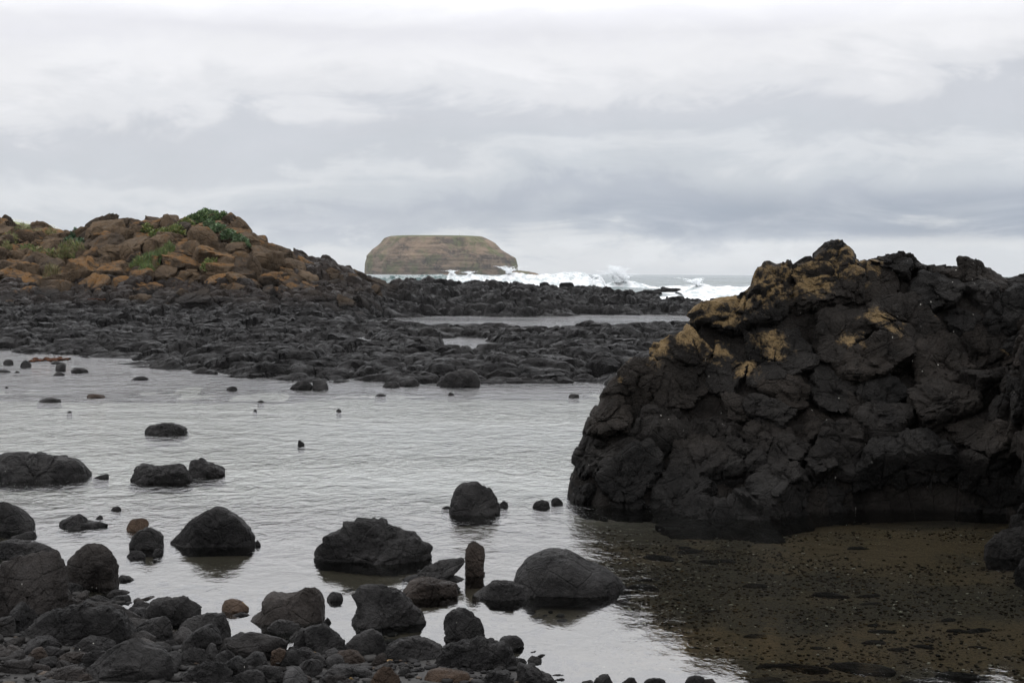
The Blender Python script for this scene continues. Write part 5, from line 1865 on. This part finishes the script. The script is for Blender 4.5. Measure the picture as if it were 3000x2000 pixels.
GR = [(.055, .105, .030), (.075, .130, .035), (.040, .080, .028), (.095, .135, .045)]
YG = [(.10, .14, .03), (.13, .15, .035), (.08, .12, .03), (.15, .13, .05)]
DRY = [(.16, .12, .06), (.13, .12, .05), (.10, .11, .04), (.20, .15, .08)]
plant('coastal_shrub', 'dark green leafy shrub crowning the top of the headland', 'shrub', [(600, 632, 34), (585, 640, 34), (630, 638, 26), (565, 648, 26), (655, 640, 18)], 6500, 1, GR, height=.14)
plant('coastal_shrub', 'grey-green leafy mat trailing down right of the headland top', 'shrub', [(640, 672, 26), (670, 690, 24), (700, 705, 18), (718, 714, 12), (615, 662, 20)], 3800, 2, [(.075, .125, .05), (.055, .10, .04), (.10, .14, .07)], height=.10)
plant('coastal_shrub', 'bright green mat between boulders left of the headland top', 'shrub', [(545, 655, 22), (515, 675, 26), (480, 685, 24), (455, 690, 16), (430, 672, 18)], 5200, 3, YG, height=.06)
plant('grass_patch', 'green grass filling the gully in the middle of the headland', 'grass', [(470, 752, 26), (440, 765, 30), (410, 775, 24), (430, 795, 22), (495, 735, 18)], 4600, 4, YG + GR, leaf=(.12, .28), height=.12, upright=.9)
plant('coastal_shrub', 'dark green creeper in the notch left of the headland', 'shrub', [(222, 692, 12), (212, 708, 13), (200, 722, 14), (232, 725, 12)], 1600, 5, [(.03, .07, .03), (.04, .085, .035)], height=.25)
plant('grass_patch', 'round tussock hanging over a ledge on the left of the headland', 'grass', [(205, 742, 26), (225, 748, 22), (185, 750, 16)], 2200, 6, YG + DRY, leaf=(.15, .32), height=.35, upright=.8)
plant('grass_patch', 'dry straw-coloured tussock low on the left of the headland', 'grass', [(150, 812, 18), (160, 818, 14)], 1200, 7, DRY, leaf=(.18, .40), height=.25, upright=.9)
plant('grass_patch', 'yellow-green cushion on the ledge at the far left', 'grass', [(110, 742, 30), (150, 748, 26), (80, 735, 26)], 2400, 8, YG + DRY, leaf=(.08, .18), height=.10, upright=.6)
plant('grass_patch', 'olive grass scattered over the far left slope', 'grass', [(30, 700, 26), (70, 672, 24), (110, 690, 26), (20, 725, 16), (150, 685, 18)], 2400, 10, YG + DRY, leaf=(.10, .22), height=.12, upright=.8)
plant('grass_patch', 'mossy green pocket under the big boulders in mid headland', 'grass', [(610, 775, 16), (628, 768, 12), (600, 785, 10)], 900, 11, YG, leaf=(.06, .14), height=.08, upright=.6)


# ------------------------------------------------------------------ kelp
def kelp(label, spots, seed):
    rng = np.random.default_rng(seed)
    root = link('kelp', None, loc=tuple(W(spots[0][0], spots[0][1], .05)))
    tag(root, label, 'seaweed')
    b = np.array(root.location)
    for px, py, L in spots:
        c = W(px, py, .05)
        c[2] = float(shelf_h(np.array([c[0]]), np.array([c[1]]))[0]) + .06
        c[2] = max(c[2], .03)
        a = rng.uniform(-1.5, 1.5)
        m_ = 14
        t = np.linspace(0, 1, m_)
        cx = c[0] + L * (t - .5) * math.cos(a)
        cy = c[1] + rng.uniform(-.6, .6) + L * (t - .5) * math.sin(a) + .1 * np.sin(t * 6 + seed)
        w = .10 * np.sin(np.clip(t * 1.05, 0, 1) * math.pi) ** .5 + .02
        zz = c[2] - .03 + .03 * np.abs(np.sin(t * 9 + rng.uniform(0, 6)))
        V = np.concatenate([np.stack([cx, cy - w, zz], 1), np.stack([cx, cy, zz + .015], 1), np.stack([cx, cy + w, zz + .01], 1), np.stack([cx, cy, zz - .02], 1)])
        F = []
        for r_ in range(4):
            for i in range(m_ - 1):
                n_ = (r_ + 1) % 4
                F.append((r_ * m_ + i, r_ * m_ + i + 1, n_ * m_ + i + 1, n_ * m_ + i))
        link('frond', mesh('frond', V - b, np.array(F)), M['kelp'], root)


kelp('orange-brown kelp washed up on the far shore of the pool', [(118 + 8 * i + (i % 3) * 3, 1043 + (i * 5) % 7, .26 + .05 * (i % 4)) for i in range(11)], 3)
kelp('scrap of orange kelp lying on the shelf below the headland', [(300, 932, .6), (312, 928, .5), (285, 935, .5)], 4)

# ------------------------------------------------------------------ sea air
hm = bpy.data.materials.new('sea_haze')
hm.use_nodes = True
ht = NT(hm.node_tree)
ht.n.clear()
vol = ht.new('ShaderNodeVolumePrincipled')
vol.inputs['Color'].default_value = (.93, .95, .97, 1)
vol.inputs['Density'].default_value = .00005
vol.inputs['Anisotropy'].default_value = .2
ho = ht.new('ShaderNodeOutputMaterial')
ht.l.new(vol.outputs[0], ho.inputs['Volume'])
x0, x1, y0, y1, z0, z1 = -7000, 7000, -60, 4400, -6, 95
V = np.array([(a, b, c) for a in (x0, x1) for b in (y0, y1) for c in (z0, z1)], float)
F = np.array([(0, 1, 3, 2), (4, 6, 7, 5), (0, 4, 5, 1), (2, 3, 7, 6), (0, 2, 6, 4), (1, 5, 7, 3)])
o = link('haze', mesh('haze', V, F, smooth=False), hm)
tag(o, 'thin sea haze over the water', kind='stuff')
